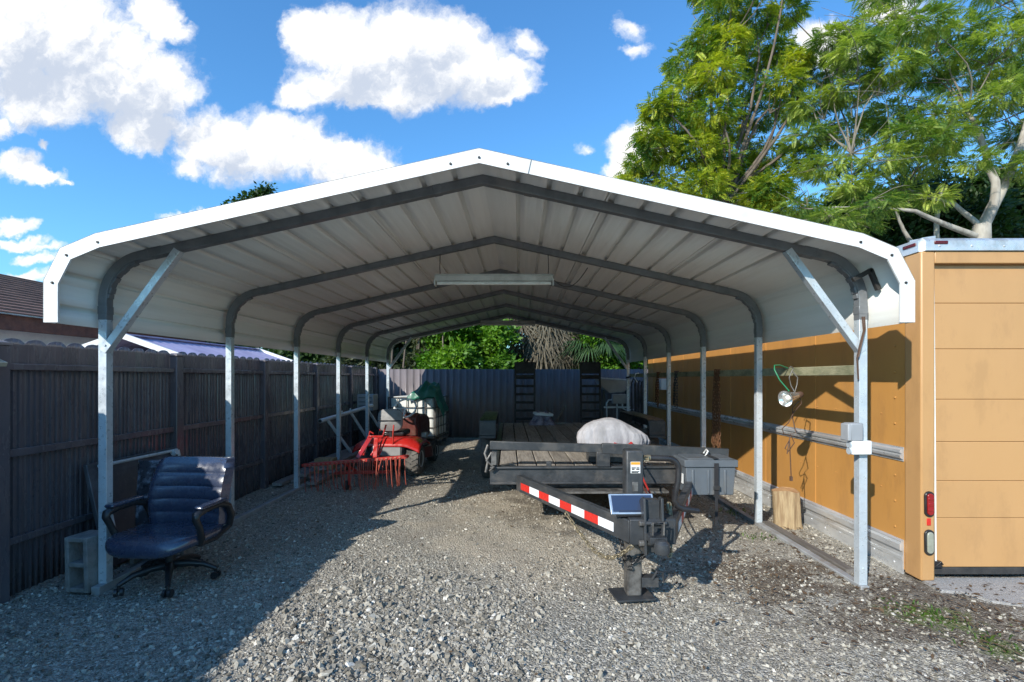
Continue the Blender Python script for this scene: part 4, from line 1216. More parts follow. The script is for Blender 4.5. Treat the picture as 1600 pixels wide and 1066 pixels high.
# winch under its cover
def cover_obj():
    b = MB()
    random.seed(5)
    ph = [random.uniform(0, 6.28) for _ in range(8)]
    def f(u, v):
        a = 2 * PI * u
        x0, y0 = math.cos(a), math.sin(a)
        ex = .62
        sx_ = math.copysign(abs(x0) ** ex, x0); sy_ = math.copysign(abs(y0) ** ex, y0)
        t = v
        prof_r = [(0, .90), (.06, .99), (.25, 1.02), (.48, .98), (.66, .80), (.80, .56), (.92, .26), (1, .012)]
        prof_z = [(0, 0), (.06, .012), (.25, .10), (.48, .185), (.66, .235), (.80, .268), (.92, .285), (1, .290)]
        r_ = np.interp(t, *zip(*prof_r)); z_ = np.interp(t, *zip(*prof_z))
        fold = (.05 * math.sin(9 * a + ph[0] + 3 * t) + .04 * abs(math.sin(8.5 * a + ph[1] + 2 * t)) + .03 * math.sin(31 * a + ph[2] + 6 * t)) * max(0, (1 - t)) ** .7
        pleat = .045 * math.sin(40 * a + ph[3] + 2 * math.sin(3 * a)) * max(0, 1 - t / .6)
        r_ *= 1 + fold + pleat
        x = .345 * r_ * sx_; y = .17 * r_ * sy_
        z_ = z_ * (1 - .30 * abs((x + .06) / .345) ** 1.7) + (.012 * math.sin(x * 22 + 1) * t * (1 - t) * 3)
        z_ *= (1.0 - .10 * max(0, x / .345))
        if t < .05: z_ += .008 * math.sin(13 * a)
        return (x, y, z_)
    b.grid(120, 26, f, closed_u=True)
    return b
wc = thing('winch', 'winch hidden under a light grey fabric cover behind the flatbed head rail', 'winch', (.97, 5.13, .645))
b = cover_obj(); b.shift(0, 0, .165); b.build('fabric_cover', M['cover'], wc, world=False, smooth=180)
b = MB(); b.bx(-.26, .26, -.10, .10, -.005, .26); b.build('winch_frame', M['black_steel'], wc, world=False, bevel=.01)
b = MB(); b.tube([(-.02, -.19, .03), (.04, -.215, .012), (.12, -.215, .015), (.16, -.19, .04)], .018, 8)
b.tube([(-.12, -.20, .02), (-.06, -.215, .0), (.0, -.21, .01)], .008, 8); b.shift(0, 0, .17)
b.build('red_strap', M['red_paint'], wc, world=False)

# grey tool box strapped to the right of the head rail
tbx = thing('tool_box', 'grey plastic storage box strapped to the front right of the flatbed', 'storage box', (1.715, 4.55, .45))
b = MB(); b.box((0, 0, .155), (.44, .30, .27), taper=1.0)
b.prism([(-.205, .01), (.205, .01), (.225, .27), (-.225, .27)], -.155, .155, 'y')
b.v = b.v[8:]; b.f = [tuple(i - 8 for i in f) for f in b.f[6:]]
for xx in (-.16, -.02, .13):
    b.box((xx, -.158, .13), (.022, .012, .22))
b.build('bin', M['box_plastic'], tbx, world=False, bevel=.012)
b = MB(); b.bx(-.24, .24, -.172, .172, .262, .325); b.bx(-.20, .20, -.14, .14, .324, .335); b.build('lid', M['box_plastic'], tbx, world=False, bevel=.014)
b = MB(); b.bx(.022, .062, -.181, -.176, .0, .30); b.bx(.022, .062, -.181, .18, .338, .343); b.bx(.022, .062, -.168, .17, .0, .006)
b.bx(.030, .055, -.180, -.174, -.26, .01)
b.build('strap', M['strap'], tbx, world=False, bevel=.001)
b = MB(); b.bx(.014, .070, -.192, -.178, .06, .10); b.build('buckle', M['black_plastic'], tbx, world=False, bevel=.003)
b = MB(); b.bx(-.2305, -.2265, -.10, .0, .10, .19); b.build('paper_label', M['sticker'], tbx, world=False, smooth=0)
b = MB(); b.tube([(-.02, .12, .34), (-.03, .06, .36), (-.02, -.0, .40), (.0, .0, .44), (.01, .06, .45), (.0, .10, .41), (-.01, .11, .35)], .008, 8)
tag(b.build('tie_rope', M['sticker'], None, smooth=60), 'short white rope loop tied round the right end of the head rail', 'rope')
bpy.data.objects['tie_rope'].location = (1.76, 4.58, .385)

# junk on the far end of the deck
jk_ = thing('folded_tarp', 'crumpled pale and purple cloth bundle lying on the far end of the deck', 'cloth bundle', (.42, 9.25, .635))
b = MB()
def heap(u, v):
    x = (u - .5) * .5; y = (v - .5) * .4
    e = max(0, 1 - (abs(2 * u - 1)) ** 3) * max(0, 1 - (abs(2 * v - 1)) ** 3)
    return (x, y, e * (.17 + .07 * math.sin(u * 17 + v * 5) + .04 * math.sin(v * 25 - u * 8)) + .003)
b.grid(30, 24, heap); b.build('cloth', M['cloth_mix'], jk_, world=False, smooth=60)
b = MB()
b.box((.02, -.02, .20), (.34, .26, .05), rot=(.05, .06, .2)); b.build('folded_sheet', M['pipe_pale'], jk_, world=False, bevel=.015)
b = MB()
b.beam((.72, 9.35, .64), (.86, 9.45, .95), .03, .03); b.beam((.66, 9.20, .66), (.80, 9.38, .84), .025, .025); b.box((.88, 9.46, .96), (.07, .05, .03)); b.beam((.62, 9.3, .652), (.85, 9.3, .652), .03, .03)
tag(b.build('jack_handle', M['worn_steel'], bevel=.004), 'dark metal jack with raised pale handle standing on the far deck', 'jack')

# ------------------------------------------------------------------ utilities by the back fence
ub = thing('utility_box', 'pale grey electrical box on thin conduit posts by the back fence', 'electrical box', (2.35, 11.6, 0))
b = MB(); b.bx(2.18, 2.52, 11.48, 11.62, .91, 1.13); b.build('cabinet', M['sheet_grey'], ub, bevel=.008)
for xx in (2.06, 2.30):
    b = MB(); b.tube([(xx, 11.58, -.02), (xx, 11.58, .92), (xx + .04, 11.58, .99), (xx + .14, 11.58, 1.0)], .02, 8); b.build('conduit', M['galv'], ub)
b = MB(); b.tube([(2.42, 11.55, .93), (2.42, 11.52, .80), (2.50, 11.52, .76), (2.68, 11.52, .77)], .018, 8); b.build('flex_conduit', M['galv'], ub)
b = MB(); b.bx(2.0, 2.62, 11.60, 11.66, .80, .84); b.build('strut', M['galv'], ub)
hd = thing('metal_hopper', 'light grey tapered metal tub tilted against the back fence above the electrical box', 'tub', (2.3, 11.9, 1.15))
b = MB()
b.prism([(1.83, 1.52), (2.70, 1.46), (2.72, 1.38), (2.50, 1.17), (2.15, 1.14), (1.95, 1.30)], 11.72, 12.2, 'y')
b.build('tub', M['sheet_grey'], hd, bevel=.03, seg=3)
b = MB(); b.beam((1.81, 11.70, 1.525), (2.72, 11.70, 1.462), .025, .02); b.build('rim', M['galv'], hd)
b = MB(); b.beam((2.05, 11.95, -.02), (2.05, 11.95, 1.24), .05, .05, up=(0, 1, 0)); b.beam((2.6, 11.95, -.02), (2.6, 11.95, 1.28), .05, .05, up=(0, 1, 0)); b.build('stand', M['black_steel'], hd)
b = MB()
for k in range(4):
    xx = 2.55 + k * .07; zt = 1.50 - .02 * k; zb = .45 + .12 * (k % 2)
    b.tube([(xx, 11.07, zb + .1), (xx - .02, 11.06, 1.0), (xx - .02, 11.06, zt - .1), (xx + .02, 11.06, zt), (xx + .07, 11.06, zt - .05), (xx + .08, 11.06, 1.0), (xx + .06, 11.06, zb), (xx + .02, 11.07, zb - .05)], .018, 8)
b.tube([(2.40, 11.06, 1.52), (2.6, 11.05, 1.56), (2.85, 11.06, 1.54)], .02, 8)
tag(b.build('hose_coil', M['rubber'], smooth=60), 'dark rubber hoses hung in loops from the last right carport post', 'hoses')
b = MB(); b.tube([(2.50, 10.4, 1.42), (2.44, 10.4, 1.52), (2.46, 10.4, 1.60), (2.52, 10.4, 1.615), (2.55, 10.4, 1.58)], .010, 8); b.build('wire_hook', M['sticker']).name = 'wire_hook'
tag(bpy.data.objects['wire_hook'], 'small bent white wire hook on the far end of the board', 'hook')
mbx = thing('meter_box', 'small blue and white box mounted high on the far trailer wall', 'meter box', (2.95, 10.0, 1.3))
b = MB(); b.bx(2.86, 2.988, 9.90, 10.18, 1.27, 1.50); b.build('housing', M['white_plastic'], mbx, bevel=.008)
b = MB(); b.bx(2.845, 2.862, 9.93, 10.15, 1.30, 1.47); b.build('door', M['blue_alu'], mbx, bevel=.004)

# ------------------------------------------------------------------ liquid tote and tarp
tt = thing('liquid_tote', 'white caged liquid tote on a pallet in the back left corner', 'liquid tote', (-2.33, 11.40, 0), R(-6))
b = MB(); b.bx(-.50, .50, -.55, .55, .16, 1.10); b.build('tank', M['tote_white'], tt, world=False, bevel=.07, seg=4)
b = MB()
for z_ in (.22, .42, .64, .86, 1.08, ):
    q = [(-.53, -.58, z_), (.53, -.58, z_), (.53, .58, z_), (-.53, .58, z_)]
    for i in range(4): b.beam(q[i], q[(i + 1) % 4], .018, .022)
for k in range(6):
    xx = -.52 + k * 1.04 / 5
    for y in (-.59, .59): b.beam((xx, y, .12), (xx, y, 1.09), .016, .016, up=(0, 1, 0))
    for x_ in (-.54, .54): b.beam((x_, -.57 + k * 1.14 / 5, .12), (x_, -.57 + k * 1.14 / 5, 1.09), .016, .016, up=(0, 1, 0))
b.build('cage', M['worn_steel'], tt, world=False)
b = MB()
for y in (-.5, 0, .5): b.bx(-.52, .52, y - .06, y + .06, 0, .10)
b.bx(-.54, .54, -.58, .58, .10, .135)
b.build('pallet', M['galv_dull_shaded'], tt, world=False, bevel=.005)
b = MB(); b.lathe([(.11, 0), (.11, .04), (.08, .05)], Matrix.Translation((0, 0, 1.10)), 20); b.build('fill_cap', M['black_plastic'], tt, world=False)
tp_ = thing('green_tarp', 'crumpled dark green tarp draped over the corner of the white tote', 'tarp', (-1.98, 11.2, 1.1))
b = MB()
def tarpf(u, v):
    x = -2.48 + u * .98; y = 10.72 + v * .9
    e = max(0, 1 - abs(2 * u - 1.02) ** 2.2) * max(0, 1 - abs(2 * v - .9) ** 2.4)
    z_ = 1.125 + .23 * e + .045 * math.sin(u * 14 + v * 9) * e + .03 * math.sin(u * 31 - v * 12) * (.3 + e) + .05 * e * abs(math.sin(u * 8 - 4 * v))
    if x > -1.86: z_ -= (x + 1.86) * 1.05; x = -1.86 + (x + 1.86) * .55
    if y < 10.83: z_ -= (10.83 - y) * 1.1; y = 10.80 - (10.83 - y) * .4
    return (x, y, z_)
b.grid(56, 40, tarpf); b.build('tarp_sheet', M['tarp'], tp_, smooth=40, solid=.004, normals=False)

# ------------------------------------------------------------------ garden tractor
gt = thing('lawn_tractor', 'old red lawn tractor facing away with grey seat and dusty tyres', 'lawn tractor', (-2.02, 7.72, 0), R(-2.5))
def tyre(x, y, r_, w_, nm='tyre'):
    mt = Matrix.Translation((x, y, r_)) @ Matrix.Rotation(PI / 2, 4, 'Y')
    b = MB()
    b.lathe([(r_ * .48, -w_ * .45), (r_ * .78, -w_ * .52), (r_ * .93, -w_ * .48), (r_ * .99, -w_ * .3), (r_, 0), (r_ * .99, w_ * .3), (r_ * .93, w_ * .48), (r_ * .78, w_ * .52), (r_ * .48, w_ * .45)], mt, 36)
    nl = 18
    for k in range(nl):
        a = 2 * PI * k / nl
        for sg in (-1, 1):
            c = mt @ Vector((r_ * 1.0 * math.cos(a + sg * .08), r_ * 1.0 * math.sin(a + sg * .08), sg * w_ * .22))
            rr = (mt.to_3x3() @ Euler((0, 0, a)).to_matrix() @ Euler((sg * .5, 0, 0)).to_matrix())
            b.box(c, (.016, .022, w_ * .42), rot=rr)
    o = b.build(nm, M['rubber_dusty'], gt, world=False, smooth=40)
    b = MB(); b.lathe([(.02, -w_ * .30), (r_ * .28, -w_ * .32), (r_ * .42, -w_ * .42), (r_ * .52, -w_ * .5), (r_ * .52, w_ * .5), (r_ * .42, w_ * .42), (r_ * .28, w_ * .32), (.02, w_ * .30)], mt, 24)
    b.build('rim', M['rim'], o, world=False, smooth=40)
for s in (-1, 1):
    tyre(s * .37, 0, .245, .22); tyre(s * .36, 1.30, .185, .16)
b = MB()   # rear fender deck
def fend(u, v):
    x = (u - .5) * 1.04; y = -.30 + v * .72
    ed = abs(2 * u - 1)
    z_ = .575 - .10 * max(0, (ed - .45) / .55) ** 1.8 - .10 * max(0, (.25 - v) / .25) ** 2 - .05 * max(0, (v - .75) / .25) ** 2 + .02 * math.sin(PI * v)
    return (x, y, z_)
b.grid(26, 16, fend); b.build('rear_fender', M['red_paint'], gt, world=False, smooth=60, solid=.014, bevel=.0)
b = MB(); b.bx(-.27, .27, -.24, .40, .30, .50); b.bx(-.20, .20, .4, 1.55, .26, .40); b.bx(-.25, .25, -.275, -.235, .28, .47); b.build('chassis', M['black_steel'], gt, world=False, bevel=.01)
b = MB(); b.bx(-.22, .22, -.280, -.274, .33, .47); b.build('rear_plate', M['seat_grey'], gt, world=False, bevel=.004)
b = MB(); b.bx(-.40, .40, .42, .95, .36, .40); b.build('foot_rest', M['black_plastic'], gt, world=False, bevel=.01)
b = MB(); b.cyl((-.27, .66, .18), (-.27, .66, .36), .24, .22, 24); b.cyl((.27, .66, .18), (.27, .66, .36), .24, .22, 24); b.build('mower_deck', M['maroon'], gt, world=False, bevel=.01)
b = MB()   # hood
b.prism([(.86, .46), (.88, .86), (1.0, .885), (1.45, .84), (1.62, .78), (1.68, .66), (1.68, .42), (.95, .40)], -.235, .235, 'x')
b.build('hood', M['maroon'], gt, world=False, bevel=.05, seg=4)
b = MB(); b.prism([(.70, .50), (.68, .84), (.80, .90), (.94, .90), (.92, .50)], -.22, .22, 'x'); b.build('dashboard', M['maroon'], gt, world=False, bevel=.03, seg=3)
b = MB(); b.box((.27, 1.05, .50), (.10, .16, .09)); b.build('muffler', M['rim'], gt, world=False, bevel=.02)
b = MB(); b.cyl((0, .80, .86), (0, .62, 1.0), .02)
sc_ = Vector((.05, .60, 1.0)); sn = Vector((0, -.80, .60)).normalized(); su = Vector((1, 0, 0)); sv = sn.cross(su)
b.tube([sc_ + su * (.185 * math.cos(2 * PI * k / 28)) + sv * (.185 * math.sin(2 * PI * k / 28)) for k in range(28)], .017, 10, closed=True)
b.beam(sc_ - su * .18, sc_ + su * .18, .03, .015); b.beam(sc_, sc_ - sv * .18, .03, .015)
b.build('steering_wheel', M['white_plastic'], gt, world=False, smooth=60)
b = MB(); b.box((0, .16, .64), (.42, .40, .09)); st_ = b.build('seat', M['black_plastic'], gt, world=False, bevel=.035, seg=3)
b = MB()
def sback(u, v):
    a = 2 * PI * u; x0, y0 = math.cos(a), math.sin(a); ex = .58
    x_ = math.copysign(abs(x0) ** ex, x0) * .185; z_ = math.copysign(abs(y0) ** ex, y0) * .165
    k = (0, 1, 1.06, 1.06, 1, .9, 0)[min(6, int(v * 6.001))]; d = (-.045, -.045, -.03, .0, .03, .05, .055)[min(6, int(v * 6.001))]
    return (x_ * k, -.055 + d + .06 * (z_ + .165), .855 + z_ * k)
b.grid(36, 7, sback, closed_u=True); b.build('seat_back', M['seat_grey'], gt, world=False, smooth=60)
b = MB(); b.beam((-.18, -.11, .85), (.18, -.11, .85), .012, .012); b.bx(-.02, .02, -.06, .06, .56, .70); b.build('seat_bracket', M['black_plastic'], gt, world=False)
b = MB()
for s in (-1, 1): b.tube([(s * .30, .40, .52), (s * .31, .38, .66), (s * .28, .36, .74)], .012, 8)
b.tube([(.10, -.26, .46), (.115, -.30, .66), (.12, -.28, .80)], .012, 8)
b.build('lever', M['red_dull'], gt, world=False, smooth=60)

# ------------------------------------------------------------------ red tine rake
rk = thing('tine_rake', 'red lawn rake attachment with a row of long spring tines behind the tractor', 'rake', (-2.19, 6.52, 0), R(3))
b = MB()
zl = lambda x: .415 + .075 * x
b.beam((-.66, -.06, zl(-.66)), (.70, -.06, zl(.70)), .04, .04); b.beam((-.66, .20, zl(-.66) - .03), (.66, .20, zl(.66) - .03), .035, .035)
for x in (-.66, -.2, .22, .66): b.beam((x, -.06, zl(x)), (x, .20, zl(x) - .03), .035, .03)
for x in (-.22, .24):
    b.beam((x, .06, zl(x)), (x * .62 + .06, .30, .22), .035, .03)
b.beam((-.35, .26, .20), (.40, .26, .21), .04, .04)
b.build('frame', M['red_dull'], rk, world=False, bevel=.003)
b = MB()
for s in (-1, 1):
    b.beam((.13 + s * .115, .06, .44), (.20 + s * .035, .18, .72), .055, .022, up=(0, 1, 0))
    b.beam((.13 + s * .05, .10, .46), (.22 + s * .10, .22, .70), .02, .05, up=(0, 1, 0))
b.bx(.13, .33, .15, .20, .70, .725); b.tube([(.14, .17, .73), (.15, .17, .78), (.20, .17, .75)], .012, 6)
b.beam((.25, .2, .45), (.34, .30, .86), .016, .02); b.beam((.36, .28, .70), (.27, .16, .44), .014, .016)
b.build('hitch_frame', M['red_paint'], rk, world=False, bevel=.004)
b = MB(); b.bx(.205, .235, .118, .135, .55, .59); b.build('decal', M['sticker'], rk, world=False, smooth=0)
tn0 = None
for row, (yo, zo) in enumerate(((-.075, 0.0), (.19, -.03))):
    for k in range(22):
        x = -.62 + k * .058 + row * .02
        ln = zl(x) + zo + random.uniform(-.02, .01)
        if tn0 is None:
            b = MB()
            b.tube([(0, 0, 0), (0, -.012, -.03), (.0, -.004, -.2), (.002, .012, -.33), (.002, .045, -.40)], .0048, 6)
            b.cyl((-.014, 0, 0), (.014, 0, 0), .015, n=10)
            o = tn0 = b.build('tine', M['tine'], rk, world=False, smooth=60)
        else:
            o = tn0.copy(); link(o); o.parent = rk
        o.location = (x, yo, zl(x) + zo)
        o.rotation_euler = (random.uniform(-.10, .10), random.uniform(-.06, .06) + (.25 if k in (11, 17) and row == 0 else 0), 0)
        o.scale = (1, 1, max(.5, min(1.0, (ln - .01) / .40)))
for x in (-.14,):
    b = MB(); mt = Matrix.Translation((x, .10, .065)) @ Matrix.Rotation(PI / 2, 4, 'Y')
    b.lathe([(.02, -.02), (.06, -.022), (.065, 0), (.06, .022), (.02, .02)], mt, 20); b.build('gauge_wheel', M['rubber'], rk, world=False)
    b = MB(); b.beam((x + .03, .10, .07), (x + .03, .10, zl(x)), .02, .02, up=(0, 1, 0)); b.build('wheel_arm', M['red_dull'], rk, world=False)

# ------------------------------------------------------------------ pale pipe trestle and lumber by the left fence
ts = thing('pipe_trestle', 'pale blue grey pipe frame with slanted legs leaning on the left fence', 'pipe frame', (-3.1, 8.6, 0))
A, B = Vector((-3.30, 8.10, .80)), Vector((-3.12, 10.35, .93))
b = MB(); b.tube([A, B], .036, 14); b.build('top_pipe', M['pipe_pale'], ts)
b = MB(); b.tube([A + (A - B).normalized() * .001, A + (A - B).normalized() * .012], .028, 14); b.build('pipe_bore_shade', M['ink'], ts)  # black plug paints the shade inside the hollow pipe end
for t, foot in ((.10, (-2.98, 9.0, -.02)), (.52, (-2.90, 9.95, -.02)), (.86, (-2.80, 10.75, -.02))):
    p = A.lerp(B, t)
    b = MB(); b.tube([p, Vector(foot)], .027, 12); b.build('leg', M['pipe_pale'], ts)
for t in (.36, .52):
    p = A.lerp(B, t); b = MB(); b.cyl(p, p + Vector((0, 0, .07)), .014); b.build('peg', M['pipe_pale'], ts)
random.seed(21)
for k in range(11):
    lay = k // 4; j = k % 4
    xx = -3.38 + j * .155 + lay * .04; ya = 6.9 + random.uniform(-.2, .5) + lay * .3; yb = 10.2 + random.uniform(-.6, .3)
    b = MB(); b.beam((xx, ya, .03 + lay * .055), (xx + random.uniform(-.06, .08), yb, .03 + lay * .055), .14, .045)
    tag(b.build('lumber_board', M['lumber'], bevel=.004), 'grey weathered board in the low lumber pile along the left fence', 'board', 'boards piled along the left fence')
for k, (p, q) in enumerate((((-3.36, 10.75, -.01), (-3.44, 11.05, 1.0)), ((-3.08, 10.55, -.01), (-3.40, 11.15, .98)))):
    b = MB(); b.beam(p, q, .11, .03, up=(1, 0, 0))
    tag(b.build('leaning_plank', M['pipe_pale'] if k else M['lumber'], bevel=.004), ('pale plank leaning on the left fence behind the pipe frame', 'bluish plank leaning beside the tractor seat in front of the corner')[k], 'plank')
cr = thing('storage_crate', 'pale crate with grey panels stacked high by the left fence corner', 'crate', (-3.3, 10.4, 0))
b = MB(); b.bx(-3.46, -3.12, 10.42, 10.80, .82, 1.16); b.build('crate_body', M['sheet_grey'], cr, bevel=.01)
b = MB()
for z_ in (.90, .99, 1.08): b.bx(-3.43, -3.15, 10.412, 10.424, z_, z_ + .03)
b.build('slat', M['galv_dull_shaded'], cr)
b = MB(); b.bx(-3.44, -3.14, 10.44, 10.78, -.02, .82); b.build('crate_stand', M['black_steel'], cr, bevel=.01)
b = MB(); b.bx(-2.90, -2.62, 7.0, 7.2, .02, .30); b.v = [(v[0] - .25, v[1] + .5, v[2] * .9) for v in b.v]
tag(b.build('cardboard_box', M['log_side'], bevel=.005), 'small brown box standing behind the left end of the rake', 'box')

# ------------------------------------------------------------------ office chair
oc = thing('office_chair', 'worn black leather office chair turned slightly left on the shaded gravel', 'office chair', (-2.585, 3.62, 0), R(-5))
# local: front is -y
b = MB()
def seatf(u, v):
    a = 2 * PI * u; x0, y0 = math.cos(a), math.sin(a); ex = .55
    x = math.copysign(abs(x0) ** ex, x0); y = math.copysign(abs(y0) ** ex, y0)
    prr = [(0, .02), (.15, .85), (.3, .97), (.45, 1.0), (.6, .99), (.75, .93), (.9, .55), (1, .01)]
    prz = [(0, -.045), (.15, -.045), (.3, -.03), (.45, .0), (.6, .028), (.75, .046), (.9, .054), (1, .055)]
    r_ = np.interp(v, *zip(*prr)); z_ = np.interp(v, *zip(*prz))
    yy2 = .25 * r_ * y
    return (.27 * r_ * x, yy2 - .02, .455 + z_ - .05 * max(0, (-yy2 - .12) / .13) ** 2 - (.012 * (1 - (r_ * x) ** 2) * (1 - y * y * r_ * r_) if v > .6 else 0))
b.grid(56, 22, seatf, closed_u=True); b.wide(1.2, 1.12, -.10); b.build('seat', M['leather'], oc, world=False, smooth=180)
b = MB()
NCH = 5
def backf(u, v):
    # u around thickness loop, v up the back
    h_ = v
    x = -1 + 2 * (u * 2 if u < .5 else (1 - u) * 2)
    wv_ = .255 + .012 * math.sin(PI * h_) - .03 * max(0, h_ - .85) / .15 * .5
    ch = abs(math.sin(PI * NCH * min(.999, h_ / .97)))
    puff = .018 * ch ** .45 * (1 - abs(x) ** 6)
    z_ = .48 + .50 * h_
    y_ = .205 + .12 * h_ - .055 * math.sin(PI * h_ * .9)
    wrap = -.055 * abs(x) ** 2.4
    if u < .5: off = -.030 - puff + wrap
    else: off = .035 + wrap * .8
    e = 1 - max(0, abs(x) - .9) / .1 * .45
    top = .55 if v > .995 or v < .005 else 1
    return (x * wv_, y_ + off * e * top + (.0 if e > .99 else wrap * (1 - e) * .3), z_)
b.grid(48, 70, backf, closed_u=True)
n0 = len(b.v) - 48
b.f.append(tuple(range(n0, n0 + 48))); b.f.append(tuple(range(47, -1, -1)))
b.wide(1.2, 1.05, -.10); b.build('backrest', M['leather'], oc, world=False, smooth=60)
for s in (-1, 1):
    b = MB()
    x = s * .295
    b.tube([(x * .92, .20, .47), (x, .19, .56), (x, .15, .64), (x, .06, .675), (x, -.08, .672), (x, -.16, .65), (x, -.165, .62), (x, -.13, .55), (x * .97, -.10, .47), (x * .88, -.08, .42)],
           [.022, .022, .022, .026, .028, .026, .022, .020, .022, .024], 10)
    b.tube([(x * .88, -.08, .42), (x * .90, .06, .415), (x * .92, .20, .47)], .020, 10)
    b.wide(1.15, 1.05, -.10); o = b.build('armrest', M['black_plastic'], oc, world=False, smooth=60)
    b = MB(); b.box((x, -.02, .695), (.062, .26, .026), rot=(.02, 0, 0)); b.wide(1.15, 1.05, -.10); b.build('arm_pad', M['leather'], o, world=False, bevel=.012, seg=3)
b = MB(); b.cyl((0, 0, .12), (0, 0, .24), .032); b.cyl((0, 0, .24), (0, 0, .31), .02); b.cyl((0, 0, .10), (0, 0, .14), .045, .034); b.box((0, 0, .305), (.16, .20, .03)); b.build('gas_column', M['black_plastic'], oc, world=False, bevel=.003)
b = MB()
cst = []
for k in range(5):
    a = 2 * PI * k / 5 + .35
    d = Vector((math.cos(a), math.sin(a), 0))
    b.tube([Vector((0, 0, .135)) + d * .02, Vector((0, 0, .135)) + d * .12, Vector((0, 0, .118)) + d * .22, Vector((0, 0, .075)) + d * .305], [.030, .026, .021, .016], 10)
    cst.append(d * .30)
b.build('star_base', M['black_plastic'], oc, world=False, smooth=60)
for d in cst:
    b = MB()
    a = random.uniform(0, PI); tdir = Vector((math.cos(a), math.sin(a), 0))
    for s in (-1, 1):
        c = d + tdir * (.017 * s) + Vector((0, 0, .028)); b.cyl(c - tdir * .009, c + tdir * .009, .028, n=16)
    b.cyl(d + Vector((0, 0, .03)), d + Vector((0, 0, .08)), .011)
    b.build('caster', M['black_plastic'], oc, world=False)

# second seat back with painted highlights and a folded table leaning behind the chair
wb = thing('second_chair_back', 'dark leather seat back with painted pale blue highlights standing behind the office chair', 'chair back', (-3.0, 4.05, 0))
b = MB()
def wbf(u, v):
    x = -1 + 2 * (u * 2 if u < .5 else (1 - u) * 2); s_ = 1 if u < .5 else -1
    ww_ = .12 + .05 * v
    th = (.035 + .012 * abs(math.sin(PI * 2 * v))) * (1 - abs(x) ** 5)
    return (-3.04 + x * ww_, 4.02 + .10 * v - s_ * th, .30 + .52 * v)
b.grid(32, 30, wbf, closed_u=True); n0 = len(b.v) - 32; b.f.append(tuple(range(n0, n0 + 32))); b.f.append(tuple(range(31, -1, -1)))
b.build('pad', M['sheen_leather'], wb, smooth=60)
b = MB(); b.beam((-2.98, 4.17, -.02), (-2.98, 4.15, .40), .06, .04, up=(0, 1, 0)); b.build('support', M['black_plastic'], wb)
ft = thing('folding_table', 'folded grey table leaning on the left fence behind the office chair', 'folding table', (-3.3, 4.35, 0))
b = MB(); b.beam((-3.28, 4.40, -.01), (-3.46, 4.40, .82), 1.02, .035, up=(1, 0, .2)); b.build('tabletop', M['table_dark'], ft, bevel=.006)
b = MB(); b.tube([(-3.22, 3.95, .06), (-3.385, 3.95, .80)], .014, 8); b.tube([(-3.22, 4.85, .06), (-3.385, 4.85, .80)], .014, 8); b.tube([(-3.395, 3.95, .80), (-3.395, 4.85, .80)], .014, 8); b.tube([(-3.40, 4.80, .77), (-3.36, 4.80, .79)], .03, 10); b.build('leg_frame', M['galv'], ft)

# cinder blocks
def cinder():
    b = MB()
    W, D, H = .19, .19, .39
    t = .034
    # upright block, cores run front to back
    b.bx(-W / 2, -W / 2 + t, -D / 2, D / 2, 0, H); b.bx(W / 2 - t, W / 2, -D / 2, D / 2, 0, H)
    for z0, z1 in ((0, t), (H / 2 - t / 2, H / 2 + t / 2), (H - t, H)):
        b.bx(-W / 2 + t, W / 2 - t, -D / 2 + .001, D / 2 - .001, z0 + .001 * (z0 == 0), z1 - .001)
    return b
cb = cinder().build('cinder_block', M['concrete'], None, world=False, bevel=.006)
cb.location = (-3.125, 3.56, -.012); cb.rotation_euler = (0, R(-1.5), R(-9))
tag(cb, 'grey cinder block standing upright beside the left front post', 'cinder block', 'cinder blocks by the left front post')
cb2 = cb.copy(); link(cb2); cb2.location = (-2.90, 3.98, .19 / 2 - .01); cb2.rotation_euler = (0, R(90), R(12)); cb2.location.x = -3.12
tag(cb2, 'cinder block lying flat on the gravel behind the office chair', 'cinder block', 'cinder blocks by the left front post')

# ------------------------------------------------------------------ trees and hedges
def frond_template(n, leaf_l, leaf_w, droop=.25, pin=True):
    """n leaf pairs along x of unit length; returns verts (k,4,3)"""
    q = []
    for i in range(n):
        t = (i + 1) / (n + .3)
        s_ = math.sin(PI * (.18 + .75 * t)) ** .6
        for sd in (-1, 1):
            base = Vector((t, 0, -droop * t * t))
            dr_ = Vector((.45, sd, -.25)).normalized()
            l = leaf_l * s_; wv = leaf_w * s_
            side = Vector((1, -sd * .45, 0)).normalized() * wv
            q.append([base, base + dr_ * l * .5 - side, base + dr_ * l, base + dr_ * l * .5 + side])
    return np.array(q, float)
def cluster_template(n, spread, ll, lw):
    q = []
    for i in range(n):
        c = Vector((random.gauss(0, spread), random.gauss(0, spread), random.gauss(0, spread * .6)))
        d = Vector((random.gauss(0, 1), random.gauss(0, 1), random.gauss(-.3, .6))).normalized()
        sd = d.orthogonal().normalized()
        sd = (Matrix.Rotation(random.uniform(0, 6.28), 3, d) @ sd) * lw
        l = ll * random.uniform(.7, 1.2)
        q.append([c, c + d * l * .5 - sd, c + d * l, c + d * l * .5 + sd])
    return np.array(q, float)
